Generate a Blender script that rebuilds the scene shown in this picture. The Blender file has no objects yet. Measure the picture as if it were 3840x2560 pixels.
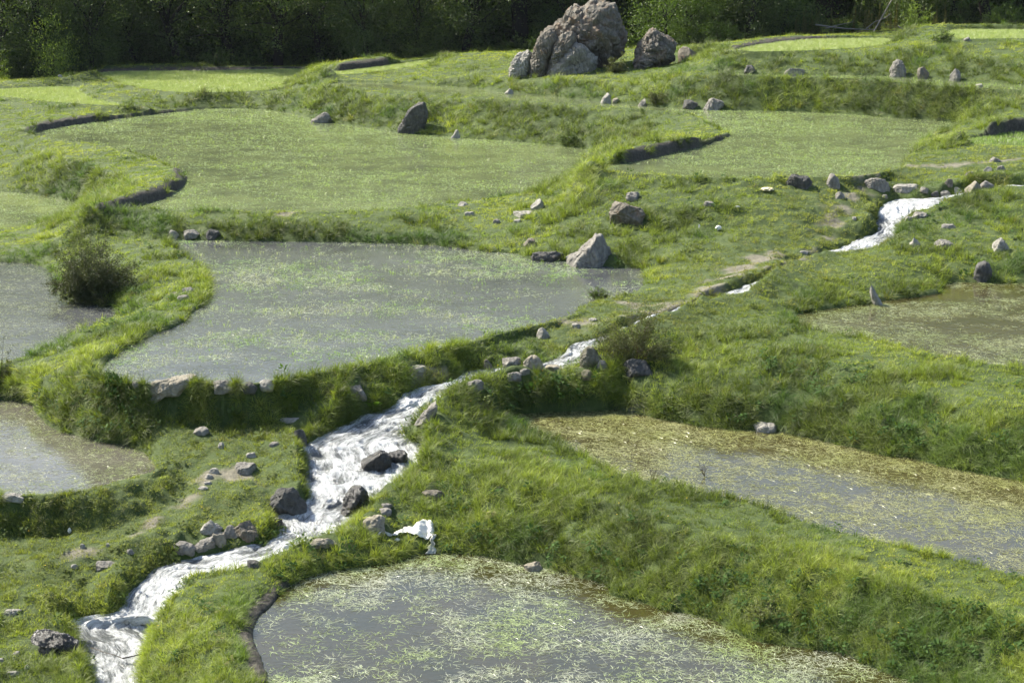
import bpy, bmesh, math, random
import numpy as np
from mathutils import Vector, Matrix, noise as mnoise
R = math.radians
random.seed(7); rng = np.random.default_rng(11)
scene = bpy.context.scene
COL = scene.collection
# ------------------------------------------------------------------ camera
CAMZ, PITCH, FPX = 18.4, R(12.5), 2352*70/36.0
cam = bpy.data.cameras.new('camera'); camo = bpy.data.objects.new('camera', cam); COL.objects.link(camo)
cam.lens = 70; cam.sensor_width = 36; cam.clip_end = 9000
camo.location = (0, 0, CAMZ); camo.rotation_euler = (math.pi/2-PITCH, 0, 0)
scene.camera = camo
def ray(px, py):
    a = (px-1176)/FPX; b = (784-py)/FPX
    return np.array((a, math.cos(PITCH)+b*math.sin(PITCH), -math.sin(PITCH)+b*math.cos(PITCH)))
def at(px, py, z):                    # the point of height z seen at survey position (px, py)
    d = ray(px, py); t = (z-CAMZ)/d[2]
    return (d[0]*t, d[1]*t, z)
def tag(o, label=None, cat=None, group=None, kind=None):
    if label: o['label'] = label
    if cat: o['category'] = cat
    if group: o['group'] = group
    if kind: o['kind'] = kind
    return o
def link(name, me, mats=(), parent=None):
    o = bpy.data.objects.new(name, me); COL.objects.link(o)
    for m in (mats if isinstance(mats, (list, tuple)) else [mats]):
        if m: me.materials.append(m)
    if parent: o.parent = parent
    return o
def empty(name, loc, rz=0):
    o = bpy.data.objects.new(name, None); COL.objects.link(o); o.location = loc; o.rotation_euler = (0, 0, rz)
    o.empty_display_size = .2
    return o
# ------------------------------------------------------------------ numpy value noise
def _h(ix, iy, s):
    n = (ix.astype(np.int64)*374761393 + iy.astype(np.int64)*668265263 + s*1442695041) & 0xFFFFFFFF
    n = ((n ^ (n >> 13))*1274126177) & 0xFFFFFFFF
    return ((n ^ (n >> 16)) & 0xFFFF)/65535.0
def vn(x, y, sc, s=0):
    x = np.asarray(x)/sc; y = np.asarray(y)/sc
    ix = np.floor(x); iy = np.floor(y); fx = x-ix; fy = y-iy
    fx = fx*fx*(3-2*fx); fy = fy*fy*(3-2*fy)
    a = _h(ix, iy, s); b = _h(ix+1, iy, s); c = _h(ix, iy+1, s); d = _h(ix+1, iy+1, s)
    return (a*(1-fx)+b*fx)*(1-fy)+(c*(1-fx)+d*fx)*fy
def fbm(x, y, sc, s=0, o=3):
    r = 0; a = 1; t = 0
    for k in range(o):
        r = r+a*vn(x+17.3*k, y-9.1*k, sc/(2**k), s+k*7); t += a; a *= .5
    return r/t
def sstep(x, a, b):
    t = np.clip((x-a)/(b-a), 0, 1); return t*t*(3-2*t)
# ------------------------------------------------------------------ ponds: water level, rice, outline of the waterline; c = bank crest in front hides the edge
c = 1
PONDS = {
 'p1': (0.0, [(612,1760),(618,1568),(588,1488),(581,1444),(600,1410),(630,1380),(665,1345),(720,1322),(784,1306),(885,1291),(940,1276),(999,1269),(1086,1273),(1140,1280),(1177,1290),(1240,1305),(1298,1312),(1328,1327),(1370,1334),(1399,1343),(1405,1367),(1456,1377),(1523,1397),(1568,1406),(1635,1421),(1680,1448),(1726,1468),(1803,1481),(1887,1493),(1941,1501),(2000,1530),(2050,1552),(2105,1568),(2300,1640),(2500,1760)]),
 'p2': (1.3, [(1169,955),(1223,948),(1283,945),(1360,943),(1421,940),(1436,945),(1478,953),(1530,964),(1568,971),(1645,982),(1700,986),(1786,990),(1820,998),(1904,1014),(1988,1035),(2038,1046),(2072,1048),(2156,1068),(2240,1085),(2307,1098),(2352,1105),(2700,1165),(2700,1420,c),(2352,1320,c),(2206,1288,c),(2139,1263,c),(2005,1237,c),(1904,1212,c),(1803,1177,c),(1686,1143,c),(1568,1112,c),(1489,1100,c),(1400,1076,c),(1345,1046,c),(1283,1009,c),(1223,982,c)]),
 'p3': (3.0, [(1827,724),(1865,716),(1904,709),(1954,702),(1995,699),(2028,690),(2139,677),(2166,668),(2173,651),(2240,648),(2352,650),(2700,652),(2700,900,c),(2352,843,c),(2273,834,c),(2189,820,c),(2105,801,c),(2038,784,c),(1954,769,c),(1887,757,c),(1837,740,c)]),
 'p4': (1.3, [(-350,905),(0,917),(50,924),(70,930),(87,954),(134,988),(178,1001),(235,1014),(302,1024),(336,1045),(352,1068,c),(312,1091,c),(252,1105,c),(185,1125,c),(101,1132,c),(0,1130,c),(-350,1138,c)]),
 'p5': (2.1, [(-350,597),(0,603),(50,605),(94,611),(128,640),(134,680),(165,692),(215,700),(268,704),(272,718,c),(188,752,c),(124,786,c),(84,806,c),(20,826,c),(-60,850,c),(-350,900,c)]),
 'p6': (3.0, [(390,552),(470,552),(620,554),(784,556),(880,558),(952,561),(1053,568),(1093,576),(1150,580),(1197,585),(1206,594),(1250,597),(1298,599),(1348,608),(1422,614),(1466,617),(1481,632,c),(1470,658,c),(1415,680,c),(1345,695,c),(1300,724,c),(1194,752,c),(1120,769,c),(1046,790,c),(952,806,c),(885,820,c),(828,836,c),(784,846,c),(705,857,c),(638,872,c),(537,879,c),(463,876,c),(400,874,c),(322,878,c),(270,872,c),(232,856,c),(234,836,c),(279,806),(336,776),(403,750),(442,719),(482,689),(484,655,c),(477,618,c),(434,588,c),(403,565,c)]),
 'p7': (1.9, [(-350,432),(0,440),(101,450),(150,459),(180,466),(186,474,c),(144,494,c),(67,517,c),(0,526,c),(-350,565,c)]),
 'p8': (3.75, [(80,304),(128,294),(202,282),(302,269),(403,257),(470,250),(571,250),(638,255),(702,269),(769,282),(860,296),(912,304),(999,312),(1059,317),(1170,324),(1288,336),(1350,345),(1330,370,c),(1290,410,c),(1248,431,c),(1153,451,c),(1019,466,c),(918,476,c),(818,483,c),(739,485,c),(638,486,c),(470,483,c),(353,479,c),(285,482),(336,467),(386,450),(423,423),(427,403),(404,386,c),(369,368,c),(319,353,c),(269,340,c),(202,329,c),(134,319,c),(84,311,c)]),
 'p9': (5.6, [(770,190),(885,191),(985,196),(1086,201),(1130,210),(1254,219),(1355,231),(1456,241),(1568,250),(1602,252),(1770,255),(1904,260),(2005,267),(2072,272),(2140,276),(2206,281,c),(2156,299,c),(2122,319,c),(2092,349,c),(2072,380,c),(2021,394,c),(1937,405,c),(1803,405,c),(1702,408,c),(1568,405,c),(1489,400,c),(1422,395,c),(1368,385),(1456,370),(1523,356),(1568,346),(1618,333),(1675,312),(1655,298,c),(1618,273,c),(1568,259,c),(1456,249,c),(1355,241,c),(1221,232,c),(1120,223,c),(952,210,c),(784,196,c)]),
 'p10': (5.9, [(2214,320),(2273,312),(2352,302),(2700,285),(2700,345,c),(2352,336,c),(2240,330,c)]),
 'p12': (7.4, [(1650,165),(1702,169),(1796,172),(1904,173),(2038,175),(2110,180),(2179,186),(2352,195),(2700,210),(2700,228,c),(2352,207,c),(2173,198,c),(2038,186,c),(1904,178,c),(1770,176,c),(1669,169,c)]),
 'p13': (4.6, [(235,168),(336,165),(504,164),(705,160),(690,172,c),(655,188,c),(648,200,c),(605,207,c),(487,212,c),(386,209,c),(302,197,c),(240,177,c)]),
 'p14': (4.3, [(-350,212),(0,206),(67,203),(168,201),(188,215),(215,228),(262,239),(285,242,c),(168,237,c),(101,231,c),(0,222,c),(-350,214,c)]),
 'p15': (5.8, [(752,168),(784,165),(885,153),(985,139),(975,148,c),(885,161,c),(790,171,c)]),
 'p16': (8.5, [(1689,116),(1770,101),(1870,92),(2045,91),(2021,104,c),(1870,115,c),(1736,118,c)]),
 'p17': (9.3, [(2186,71),(2352,70),(2700,70),(2700,88,c),(2352,88,c),(2206,88,c)]),
}
# stream: left edge, right edge, water height
STREAM = [((2700,402),(2704,408),5.7),((2420,425),(2424,430),5.3),((2280,432),(2286,437),5.15),((2200,449),(2208,454),4.95),((2140,459),(2162,464),4.82),((2062,462),(2143,476),4.7),((2026,481),(2088,489),4.42),((2013,508),(2067,510),4.08),((2016,530),(2050,541),3.85),((1972,554),(2056,557),3.65),((1932,573),(2000,576),3.5),((1868,590),(1880,597),3.43),((1760,640),(1772,647),3.32),((1690,667),(1724,682),3.2),((1600,700),(1612,708),3.05),((1480,735),(1496,744),2.95),((1400,770),(1416,782),2.85),((1322,793),(1362,803),2.78),((1300,815),(1337,822),2.62),((1262,832),(1300,848),2.42),((1215,845),(1222,850),2.4),((1175,848),(1180,853),2.38),((1115,852),(1138,866),2.33),((1072,858),(1095,873),2.29),((1020,884),(1040,891),2.24),((938,902),(1025,906),2.2),((905,938),(985,935),1.95),((825,959),(946,973),1.75),((768,992),(920,989),1.65),((697,1027),(932,1014),1.5),((691,1041),(972,1030),1.38),((702,1063),(968,1062),1.22),((700,1107),(900,1110),1.0),((708,1148),(860,1142),.8),((678,1178),(820,1172),.62),((640,1194),(815,1205),.5),((637,1230),(768,1227),.4),((582,1254),(691,1258),.3),((504,1273),(560,1313),.15),((380,1303),(433,1328),0.0),((343,1326),(416,1360),-.15),((289,1370),(396,1387),-.35),((269,1408),(358,1428),-.5),((141,1441),(353,1444),-.78),((188,1484),(346,1478),-.9),((202,1528),(326,1528),-1.0),((212,1568),(316,1568),-1.1),((230,1760),(310,1760),-1.4)]
# bare mud walls: waterline, top, pond
WALLS = [
 ('p8', [(285,482),(336,467),(386,450),(423,423),(427,403),(412,388)], [(215,473),(300,450),(370,428),(400,410),(404,398),(400,385)], .5),
 ('p8', [(80,304),(128,294),(202,282),(302,269),(403,257),(470,250)], [(58,294),(110,280),(190,268),(290,257),(395,246),(470,242)], .42),
 ('p9', [(1368,385),(1456,370),(1523,356),(1568,346),(1618,333),(1675,312)], [(1354,374),(1430,349),(1510,331),(1568,321),(1620,310),(1655,299)], .55),
 ('p10', [(2214,320),(2273,312),(2352,302),(2700,285)], [(2203,302),(2250,290),(2352,272),(2700,255)], .7),
 ('p15', [(752,168),(784,165),(840,158.5),(890,152)], [(746,158),(784,146),(840,138.5),(890,133)], .6),
 ('p16', [(1689,116),(1770,101),(1870,92),(2045,91)], [(1680,108),(1760,93),(1870,85),(2045,85)], .2),
 ('p13', [(235,168),(336,165),(504,164),(705,160)], [(235,160),(336,157),(504,156),(705,154)], .2),
 ('p17', [(2186,71),(2352,70),(2700,70)], [(2180,62),(2352,61),(2700,61)], .3),
 ('p1', [(618,1568),(588,1488),(581,1444),(600,1410),(630,1380),(665,1345)], [(590,1568),(562,1490),(556,1440),(570,1402),(602,1370),(650,1335)], .16),
]
# ground heights read off the photograph: (px, py, height)
LINES = [
 [(-350,1215,.5),(0,1212,.55),(200,1215,.6),(330,1190,.7),(400,1150,.9),(420,1100,1.15),(400,1060,1.35)],
 [(-350,1150,1.42),(0,1142,1.42),(100,1144,1.42),(200,1136,1.42),(270,1118,1.42),(340,1100,1.4)],
 [(-350,1400,-.2),(0,1350,0.0),(130,1350,0.0)],
 [(100,1425,-.35),(215,1400,-.08),(262,1350,.05),(335,1300,.22),(400,1280,.33),(500,1252,.45),(590,1233,.62),(630,1183,.82),(670,1160,1.0),(693,1095,1.3),(684,1050,1.55),(688,1010,1.8),(760,972,1.98),(818,942,2.2),(880,912,2.45),(935,888,2.55),(1000,872,2.6),(1065,848,2.7),(1150,834,2.75),(1250,815,2.85),(1300,795,2.95),(1380,765,3.05),(1470,725,3.15),(1590,692,3.25),(1680,655,3.4),(1760,628,3.5),(1860,582,3.65),(1925,560,3.78),(1990,525,4.15),(1998,480,4.65),(2060,450,5.0),(2200,425,5.35),(2352,402,5.6),(2700,370,6.0)],
 [(-350,1700,-.9),(0,1560,-.75),(100,1545,-.75),(175,1530,-.75),(190,1610,-.9)],
 [(0,1470,-.45),(120,1500,-.55)],
 [(545,1640,.12),(545,1568,.15),(525,1500,.2),(515,1440,.22),(530,1390,.25),(580,1345,.28),(660,1310,.28),(740,1285,.28),(850,1262,.33),(960,1250,.38),(1060,1255,.38)],
 [(335,1640,-.9),(335,1568,-.8),(362,1480,-.5),(372,1430,-.3),(410,1392,-.05),(440,1350,.12),(520,1333,.2),(600,1303,.3),(700,1268,.42),(785,1235,.55),(840,1200,.72),(880,1150,1.0)],
 [(900,1120,1.15),(960,1135,1.1),(1000,1100,1.3),(1000,1040,1.62),(990,990,1.92),(1015,940,2.2),(1060,908,2.38),(1120,886,2.42),(1230,872,2.45),(1330,862,2.5),(1385,845,2.7),(1440,808,2.9),(1545,775,3.05),(1630,735,3.2),(1735,695,3.35),(1800,660,3.5),(1905,612,3.68),(1960,588,3.8),(2060,576,3.95),(2090,530,4.2),(2100,500,4.45),(2180,478,4.78),(2352,455,5.1),(2700,430,5.6)],
 [(1150,862,2.58),(1200,851,2.68),(1250,854,2.68)],
 [(1060,1010,1.8),(1150,1000,1.5)],
 [(1060,1060,1.6),(1150,1082,1.5),(1250,1120,1.42),(1400,1165,1.4),(1600,1225,1.4),(1800,1275,1.4),(2000,1340,1.38),(2200,1390,1.33),(2352,1425,1.28),(2700,1500,1.2)],
 [(1090,1200,.75),(1200,1225,.65),(1400,1270,.6),(1600,1340,.62)],
 [(1560,800,2.7),(1700,790,2.95),(1850,820,3.02),(2000,860,3.0),(2150,900,2.95),(2352,940,2.88),(2700,1000,2.8)],
 [(1450,880,2.2),(1600,900,2.2),(1800,930,2.1),(2000,970,2.1),(2352,1040,2.0)],
 [(1990,612,3.75),(2050,600,3.75),(2140,600,3.7),(2170,610,3.5),(2250,602,3.6),(2352,600,3.65),(2700,600,3.8)],
 [(2150,555,3.98),(2250,545,4.1),(2352,540,4.15),(2700,530,4.4)],
 [(1400,422,5.45),(1500,426,5.4),(1700,434,5.38),(1900,430,5.38),(2000,424,5.35)],
 [(1500,470,4.9),(1700,475,4.9),(1900,465,4.95)],
 [(1300,520,4.0),(1500,520,4.15),(1700,520,4.3),(1850,500,4.55)],
 [(1480,600,3.3),(1600,620,3.4),(1700,590,3.6)],
 [(1345,396,5.5),(1325,432,4.9),(1270,462,4.3),(1150,474,3.95),(1000,486,3.85),(840,496,3.8),(700,500,3.78),(500,498,3.78),(330,495,3.78)],
 [(340,525,3.45),(500,520,3.5),(700,528,3.42),(900,530,3.42),(1050,540,3.4),(1200,555,3.4),(1300,575,3.4),(1430,590,3.35)],
 [(-350,298,3.8),(0,296,4.0),(50,298,4.1),(134,322,3.92),(250,346,3.95),(340,367,4.0)],
 [(-350,335,3.55),(0,330,3.6),(150,368,3.6),(260,400,3.75),(310,425,4.0),(225,462,3.6)],
 [(-350,262,4.0),(0,262,4.05),(150,262,4.1),(300,250,4.2),(400,243,4.3)],
 [(-350,560,2.2),(0,560,2.2),(100,545,2.35),(200,530,2.95),(280,540,3.1),(330,560,3.05)],
 [(340,620,3.1),(430,640,3.12),(440,670,3.12),(390,700,3.1),(320,740,3.05),(230,790,3.05),(180,845,2.85),(200,888,2.6),(300,900,2.55),(420,902,2.6)],
 [(290,690,2.6),(280,640,2.7),(240,600,2.6)],
 [(-350,890,2.3),(-20,860,2.3),(60,850,2.35),(100,880,2.4),(110,920,2.1)],
 [(330,945,2.1),(400,955,2.05),(550,955,2.05),(700,950,2.2),(790,925,2.35),(850,900,2.5)],
 [(430,990,1.75),(560,1000,1.75),(620,1030,1.7)],
 [(560,1120,1.15),(480,1150,1.0),(400,1210,.75),(250,1260,.45),(60,1290,.3),(-350,1300,.2)],
 [(235,150,5.0),(500,149,5.0),(705,150,5.2),(746,152,5.9),(784,140,6.45),(885,127,6.55),(1019,124,6.6),(1150,121,6.75),(1250,118,6.9)],
 [(-350,190,4.65),(0,190,4.65),(100,188,4.7),(190,168,5.05),(228,160,5.1)],
 [(228,185,4.65),(270,200,4.65),(360,216,4.6)],
 [(670,196,4.95),(720,178,5.6)],
 [(1385,777,3.1),(1400,770,3.17),(1450,748,3.25),(1500,730,3.32),(1600,699,3.4),(1672,678,3.42),(1712,689,3.36),(1745,652,3.64),(1780,628,3.74),(1860,592,3.79),(1920,581,3.82)],
 [(985,179,5.95),(1086,181,6.15),(1200,180,6.4),(1300,184,6.55),(1400,195,6.5),(1500,194,6.7),(1560,180,7.1),(1600,170,7.45)],
 [(1100,160,6.5),(1170,160,6.6),(1300,165,6.8),(1400,160,7.0),(1500,150,7.15),(1620,140,7.4)],
 [(800,210,5.6),(952,221,5.6),(1120,233,5.6),(1221,242,5.6),(1355,252,5.58),(1456,263,5.55),(1540,280,5.5)],
 [(1669,178,7.3),(1770,184,7.3),(1904,187,7.3),(2038,196,7.3),(2173,209,7.28),(2352,219,7.25)],
 [(2175,463,4.95),(2220,456,5.1),(2286,442,5.28),(2352,439,5.33)],
 [(1540,215,6.3),(1640,222,6.3),(1700,225,6.25)],
 [(1640,150,7.9),(1750,134,8.2),(1900,123,8.5),(2050,130,8.4),(2200,138,8.4),(2352,146,8.5),(2700,165,8.4)],
 [(2050,108,9.0),(2200,105,9.1),(2352,103,9.15),(2700,103,9.2)],
 [(1560,112,7.9),(1640,108,8.4),(1690,100,8.7),(1800,85,8.8),(1900,82,8.8),(2040,80,8.85),(2090,70,9.45),(2130,60,9.65),(2180,56,9.7),(2352,56,9.7),(2700,56,9.7)],
]
TOPS = [(-110,163,3.9),(-38,163,4.0),(-30,171,4.35),(-14,171,4.5),(-3,165,6.1),(8,163,6.6),(22,157,7.9),(36,162,8.5),(50,162,8.8),(110,162,8.9)]   # ground under the wood, metres
# ------------------------------------------------------------------ terrain solve on a graded grid
NU, NV = 721, 1100
us = np.linspace(-.36, .36, NU); lv = np.linspace(math.log(38), math.log(205), NV); ysv = np.exp(lv)
GX = us[None, :]*ysv[:, None]; GY = np.repeat(ysv[:, None], NU, 1)
C = np.full((NV, NU), np.nan)
def cell(x, y):
    return ((np.log(y)-lv[0])/(lv[1]-lv[0]), (x/y-us[0])/(us[1]-us[0]))
def put_line(P, arr=C, val=None):
    P = np.array(P, float)
    for a, b in zip(P[:-1], P[1:]):
        n = 2+int(np.linalg.norm(b[:2]-a[:2])/.03)
        t = np.linspace(0, 1, n)[:, None]; Q = a+(b-a)*t
        i, j = cell(Q[:, 0], np.maximum(Q[:, 1], 1))
        i = np.round(i).astype(int); j = np.round(j).astype(int)
        ok = (i >= 0) & (i < NV) & (j >= 0) & (j < NU)
        arr[i[ok], j[ok]] = Q[ok, 2] if val is None else val
def smooth_poly(P, n=5, closed=False):       # Catmull-Rom in world space
    P = np.array(P, float); out = []
    m = len(P)
    for k in range(m if closed else m-1):
        p1 = P[k]; p2 = P[(k+1) % m]
        p0 = P[(k-1) % m] if closed or k > 0 else 2*p1-p2
        p3 = P[(k+2) % m] if closed or k+2 < m else 2*p2-p1
        for t in np.linspace(0, 1, n, endpoint=False):
            out.append(.5*((2*p1)+(-p0+p2)*t+(2*p0-5*p1+4*p2-p3)*t*t+(-p0+3*p1-3*p2+p3)*t**3))
    if not closed: out.append(P[-1])
    return np.array(out)
def seg_dist(X, Y, P, closed):
    D = np.full(X.shape, 1e9)
    n = len(P)
    for k in range(n if closed else n-1):
        ax, ay = P[k][:2]; bx, by = P[(k+1) % n][:2]
        dx, dy = bx-ax, by-ay; L2 = dx*dx+dy*dy+1e-12
        t = np.clip(((X-ax)*dx+(Y-ay)*dy)/L2, 0, 1)
        D = np.minimum(D, (X-ax-t*dx)**2+(Y-ay-t*dy)**2)
    return np.sqrt(D)
def inside(X, Y, P):
    r = np.zeros(X.shape, bool); n = len(P)
    for k in range(n):
        ax, ay = P[k][:2]; bx, by = P[(k+1) % n][:2]
        if ay == by: continue
        cnd = ((ay > Y) != (by > Y)) & (X < (bx-ax)*(Y-ay)/(by-ay)+ax)
        r ^= cnd
    return r
def bbox_idx(P, m=3.0):
    P = np.array(P)[:, :2]
    x0, y0 = P.min(0)-m; x1, y1 = P.max(0)+m
    i0, i1 = np.searchsorted(ysv, [max(y0, 38.01), max(y1, 38.02)])
    i0 = max(i0-1, 0); i1 = min(i1+1, NV)
    u0, u1 = min(x0/ysv[i0], x0/ysv[i1-1]), max(x1/ysv[i0], x1/ysv[i1-1])
    j0, j1 = np.searchsorted(us, [u0, u1]); return slice(i0, max(i1, i0+1)), slice(max(j0-1, 0), min(j1+1, NU))
SD = {}; LV = {}; POLY = {}
SDALL = np.full((NV, NU), 9.0)
for k, (L, pts) in PONDS.items():
    W = [at(p[0], p[1], L+.13 if len(p) > 2 else L)[:2] for p in pts]
    W = smooth_poly(W, 4, True); POLY[k] = W; LV[k] = L
    s = bbox_idx(W); X = GX[s]; Y = GY[s]
    d = seg_dist(X, Y, W, True); d[inside(X, Y, W)] *= -1
    d += (fbm(X, Y, .9, 5, 3)-.5)*.35*np.clip(Y/90, .5, 1)
    SD[k] = (s, d)
    SDALL[s] = np.minimum(SDALL[s], d)
    if k in ('p12', 'p15'): rim = .1
    else: rim = .13
    cs = C[s]; step = np.maximum(.09, Y*.0016)
    ring = (d > 0) & (d < step*1.5); cs[ring] = L+rim
    cs[d <= 0] = L-.1; C[s] = cs
for L in LINES: put_line(smooth_poly([at(*p) for p in L], 4))
put_line(TOPS)
put_line([(-110, 204, 4.4), (-20, 204, 5.0), (30, 204, 8.6), (110, 204, 9.2)])
MUD = np.zeros((NV, NU))
for pk, A, B, h in WALLS:
    L = LV[pk]
    a = smooth_poly([at(x, y, L+.02) for x, y in A], 10); b = smooth_poly([at(x, y, L+h) for x, y in B], 10)
    for t in np.linspace(0, 1, 30):
        Q = a*(1-t)+b*t; Q[:, 2] = L+.03+(h-.03)*t**.8
        put_line(Q)
        put_line(Q, MUD, 1.0)
    dn = (b-a)[:, :2]; dn /= np.linalg.norm(dn, axis=1)[:, None]+1e-9      # a level grass berm behind the wall top
    for e in (.1, .35, .6):
        Q = b.copy(); Q[:, :2] += dn*e; Q[:, 2] = L+h+.05
        if pk not in ('p17', 'p1'): put_line(Q)
# stream bed constraint
SW = [(np.array(at(*l, z)), np.array(at(*r, z)), z) for l, r, z in STREAM]
SL = smooth_poly([s_[0] for s_ in SW], 8); SR = smooth_poly([s_[1] for s_ in SW], 8)
SPOLY = np.vstack([SL[:, :2], SR[::-1, :2]])
for t in np.linspace(0, 1, 40):
    Q = SL*(1-t)+SR*t; Q[:, 2] -= .18*math.sin(math.pi*t)**.5+.03
    put_line(Q)
def relax(Cn, Z, it):
    m = ~np.isnan(Cn); Z = np.where(m, Cn, Z)
    for _ in range(it):
        P = np.pad(Z, 1, mode='edge')
        Zn = .25*(P[:-2, 1:-1]+P[2:, 1:-1]+P[1:-1, :-2]+P[1:-1, 2:])
        Z = np.where(m, Cn, Zn)
    return Z
def down(Cn):
    h, w = Cn.shape; h2, w2 = (h+1)//2, (w+1)//2
    P = np.full((h2*2, w2*2), np.nan); P[:h, :w] = Cn
    B = P.reshape(h2, 2, w2, 2)
    cnt = (~np.isnan(B)).sum((1, 3)); sm = np.nansum(B, (1, 3))
    return np.where(cnt > 0, sm/np.maximum(cnt, 1), np.nan)
pyr = [C]
for _ in range(5): pyr.append(down(pyr[-1]))
Z = np.full(pyr[-1].shape, 3.0)
for lev in range(5, -1, -1):
    Cn = pyr[lev]
    if Z.shape != Cn.shape: Z = np.repeat(np.repeat(Z, 2, 0), 2, 1)[:Cn.shape[0], :Cn.shape[1]]
    Z = relax(Cn, Z, 400 if lev > 2 else (120 if lev else 40))
def blur(Z, n):
    for _ in range(n):
        P = np.pad(Z, 1, mode='edge')
        Z = .5*Z+.125*(P[:-2, 1:-1]+P[2:, 1:-1]+P[1:-1, :-2]+P[1:-1, 2:])
    return Z
MUD = np.clip(blur(MUD, 3)*1.3, 0, 1)
Zs = blur(Z, 6)
# no bare cliffs: loose ground piles up at the foot of steep steps
_s = bbox_idx(SPOLY, 2.0); _in = np.zeros((NV, NU), bool); _in[_s] = inside(GX[_s], GY[_s], SPOLY)
LAND = (SDALL > .02) & ~_in & (MUD < .2)
dxg = .001*GY; dyg = GY*(lv[1]-lv[0]); K = 1.25+.35*(fbm(GX, GY, 3, 91, 2)-.5)*2
for _ in range(26):
    for ax, st, dd in ((0, 1, dyg), (0, -1, dyg), (1, 1, dxg), (1, -1, dxg)):
        Sh = np.roll(Zs, st, ax)-K*dd
        if ax == 0: Sh[0 if st == 1 else -1] = -99
        else: Sh[:, 0 if st == 1 else -1] = -99
        Zs = np.where(LAND & (Sh > Zs) & np.isfinite(Sh), Sh, Zs)
# stream signed distance
s = bbox_idx(SPOLY, 2.0); X = GX[s]; Y = GY[s]
d = seg_dist(X, Y, SPOLY, True); d[inside(X, Y, SPOLY)] *= -1
d += (fbm(X, Y, .6, 9, 3)-.5)*.3
SDS = np.full((NV, NU), 9.0); SDS[s] = d
# relief: hummocks and slumped bulges on the banks
gy, gx = np.gradient(Zs); dy = np.gradient(GY, axis=0); dx = GX[:, 1:]-GX[:, :-1]; dx = np.concatenate([dx, dx[:, -1:]], 1)
slope = blur(np.sqrt((gx/dx)**2+(gy/dy)**2), 8)
wl = sstep(SDALL, .05, .7)*sstep(SDS, .02, .4)*(1-MUD)
sl = np.clip(slope, 0, 1.0)
far = np.clip(GY/70, .85, 1.0)*np.interp(GY, [60, 90, 140], [1.2, .85, .6])
rel = (fbm(GX, GY, 1.7, 21, 2)-.5)*(.10+.42*sl)*far+(fbm(GX, GY, .55, 33, 2)-.5)*(.08+.50*sl)*far+(fbm(GX, GY, .3, 35, 2)-.5)*.20*sl*far+(fbm(GX, GY, 6, 41, 2)-.5)*.25
rib = 1-np.abs(2*fbm(GX*1.0, GY*.45, .9, 55, 2)-1)
rel += (rib-.6)*.30*sl*far
Z = Zs+rel*wl
# stream banks stand clear of the water
Z = np.where(SDS > 0, Z+sstep(SDS, 0, .25)*(1-sstep(SDS, .3, 1.6))*.16, Z)
for k, (s, d) in SD.items():
    L = LV[k]; zz = Z[s]; ms = MUD[s]
    zz = np.where(d < 0, L-.04-np.minimum(.25, -d*.4), zz)
    band = (d >= 0) & (d < .4)
    lo = L+.03+np.minimum(d*.7, .12)
    zz = np.where(band, np.maximum(zz, lo), zz)
    Z[s] = zz
Z += (fbm(GX, GY, .16, 77, 2)-.5)*.10*MUD*sstep(SDALL, 0.02, .15)+(fbm(GX, GY, .5, 79, 2)-.5)*.05*MUD*sstep(SDALL, 0.05, .3)
DRY = np.zeros((NV, NU))
PATHS = [([(560,514,3.6),(640,505,3.6),(700,494,3.7),(745,488,3.8)], .25), ([(1440,404,5.3),(1560,412,5.2),(1650,415,5.1),(1760,414,5.1)], .35), ([(1860,560,3.9),(1800,575,3.8),(1740,590,3.7),(1680,630,3.5),(1600,680,3.35),(1500,708,3.2),(1400,730,3.1),(1320,745,3.05)], .7),
 ([(1990,450,4.7),(1930,500,4.3),(1880,545,4.0),(1790,620,3.6)], .6), ([(330,1215,.6),(420,1160,.9),(460,1110,1.2),(500,1085,1.3),(560,1100,1.2)], .35), ([(800,905,2.4),(870,880,2.6),(945,846,2.9),(1000,830,3.0),(1080,815,3.0)], .3), ([(160,1270,.4),(260,1250,.5),(330,1215,.6)], .3),
 ([(1900,400,5.2),(2100,415,5.0),(2352,392,5.3),(2500,385,5.4)], .5), ([(1420,690,3.1),(1480,700,3.2),(1560,690,3.2)], .4), ([(540,1085,1.2),(600,1110,1.2),(640,1150,1.1)],.2), ([(1075,1200,.8),(1075,1240,.5),(1080,1270,.15)], .18), ([(1010,935,2.1),(1070,940,2.0),(1110,955,1.7)], .25), ([(1425,940,1.4),(1460,948,1.4),(1475,953,1.4)], .35), ([(395,665,3.1),(425,672,3.1),(430,660,3.1)], .2)]
for P, w in PATHS:
    W = smooth_poly([at(*p) for p in P], 4); s = bbox_idx(W, 2.5)
    d = seg_dist(GX[s], GY[s], W, False)+(fbm(GX[s], GY[s], .7, 3, 3)-.5)*w*2.2
    DRY[s] = np.maximum(DRY[s], (1-sstep(d, w*.2, w*1.3))*sstep(fbm(GX[s], GY[s], .8, 19, 3), .36, .6))
DRY *= (SDALL > .05)
WEAR = np.zeros((NV, NU))          # grazed, yellowish turf beside the path
for P, w in PATHS[2:5]+PATHS[6:8]:
    W = [at(*p) for p in P]; s = bbox_idx(W, 6)
    d = seg_dist(GX[s], GY[s], W, False)+(fbm(GX[s], GY[s], 2, 13, 2)-.5)*2
    WEAR[s] = np.maximum(WEAR[s], 1-sstep(d, 1, 5))
def H(x, y):
    x = np.asarray(x, float); y = np.asarray(y, float)
    i, j = cell(x, np.maximum(y, 38.01)); i = np.clip(i, 0, NV-1.001); j = np.clip(j, 0, NU-1.001)
    a = i.astype(int); b = j.astype(int); fi = i-a; fj = j-b
    return (Z[a, b]*(1-fj)+Z[a, b+1]*fj)*(1-fi)+(Z[a+1, b]*(1-fj)+Z[a+1, b+1]*fj)*fi
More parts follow.
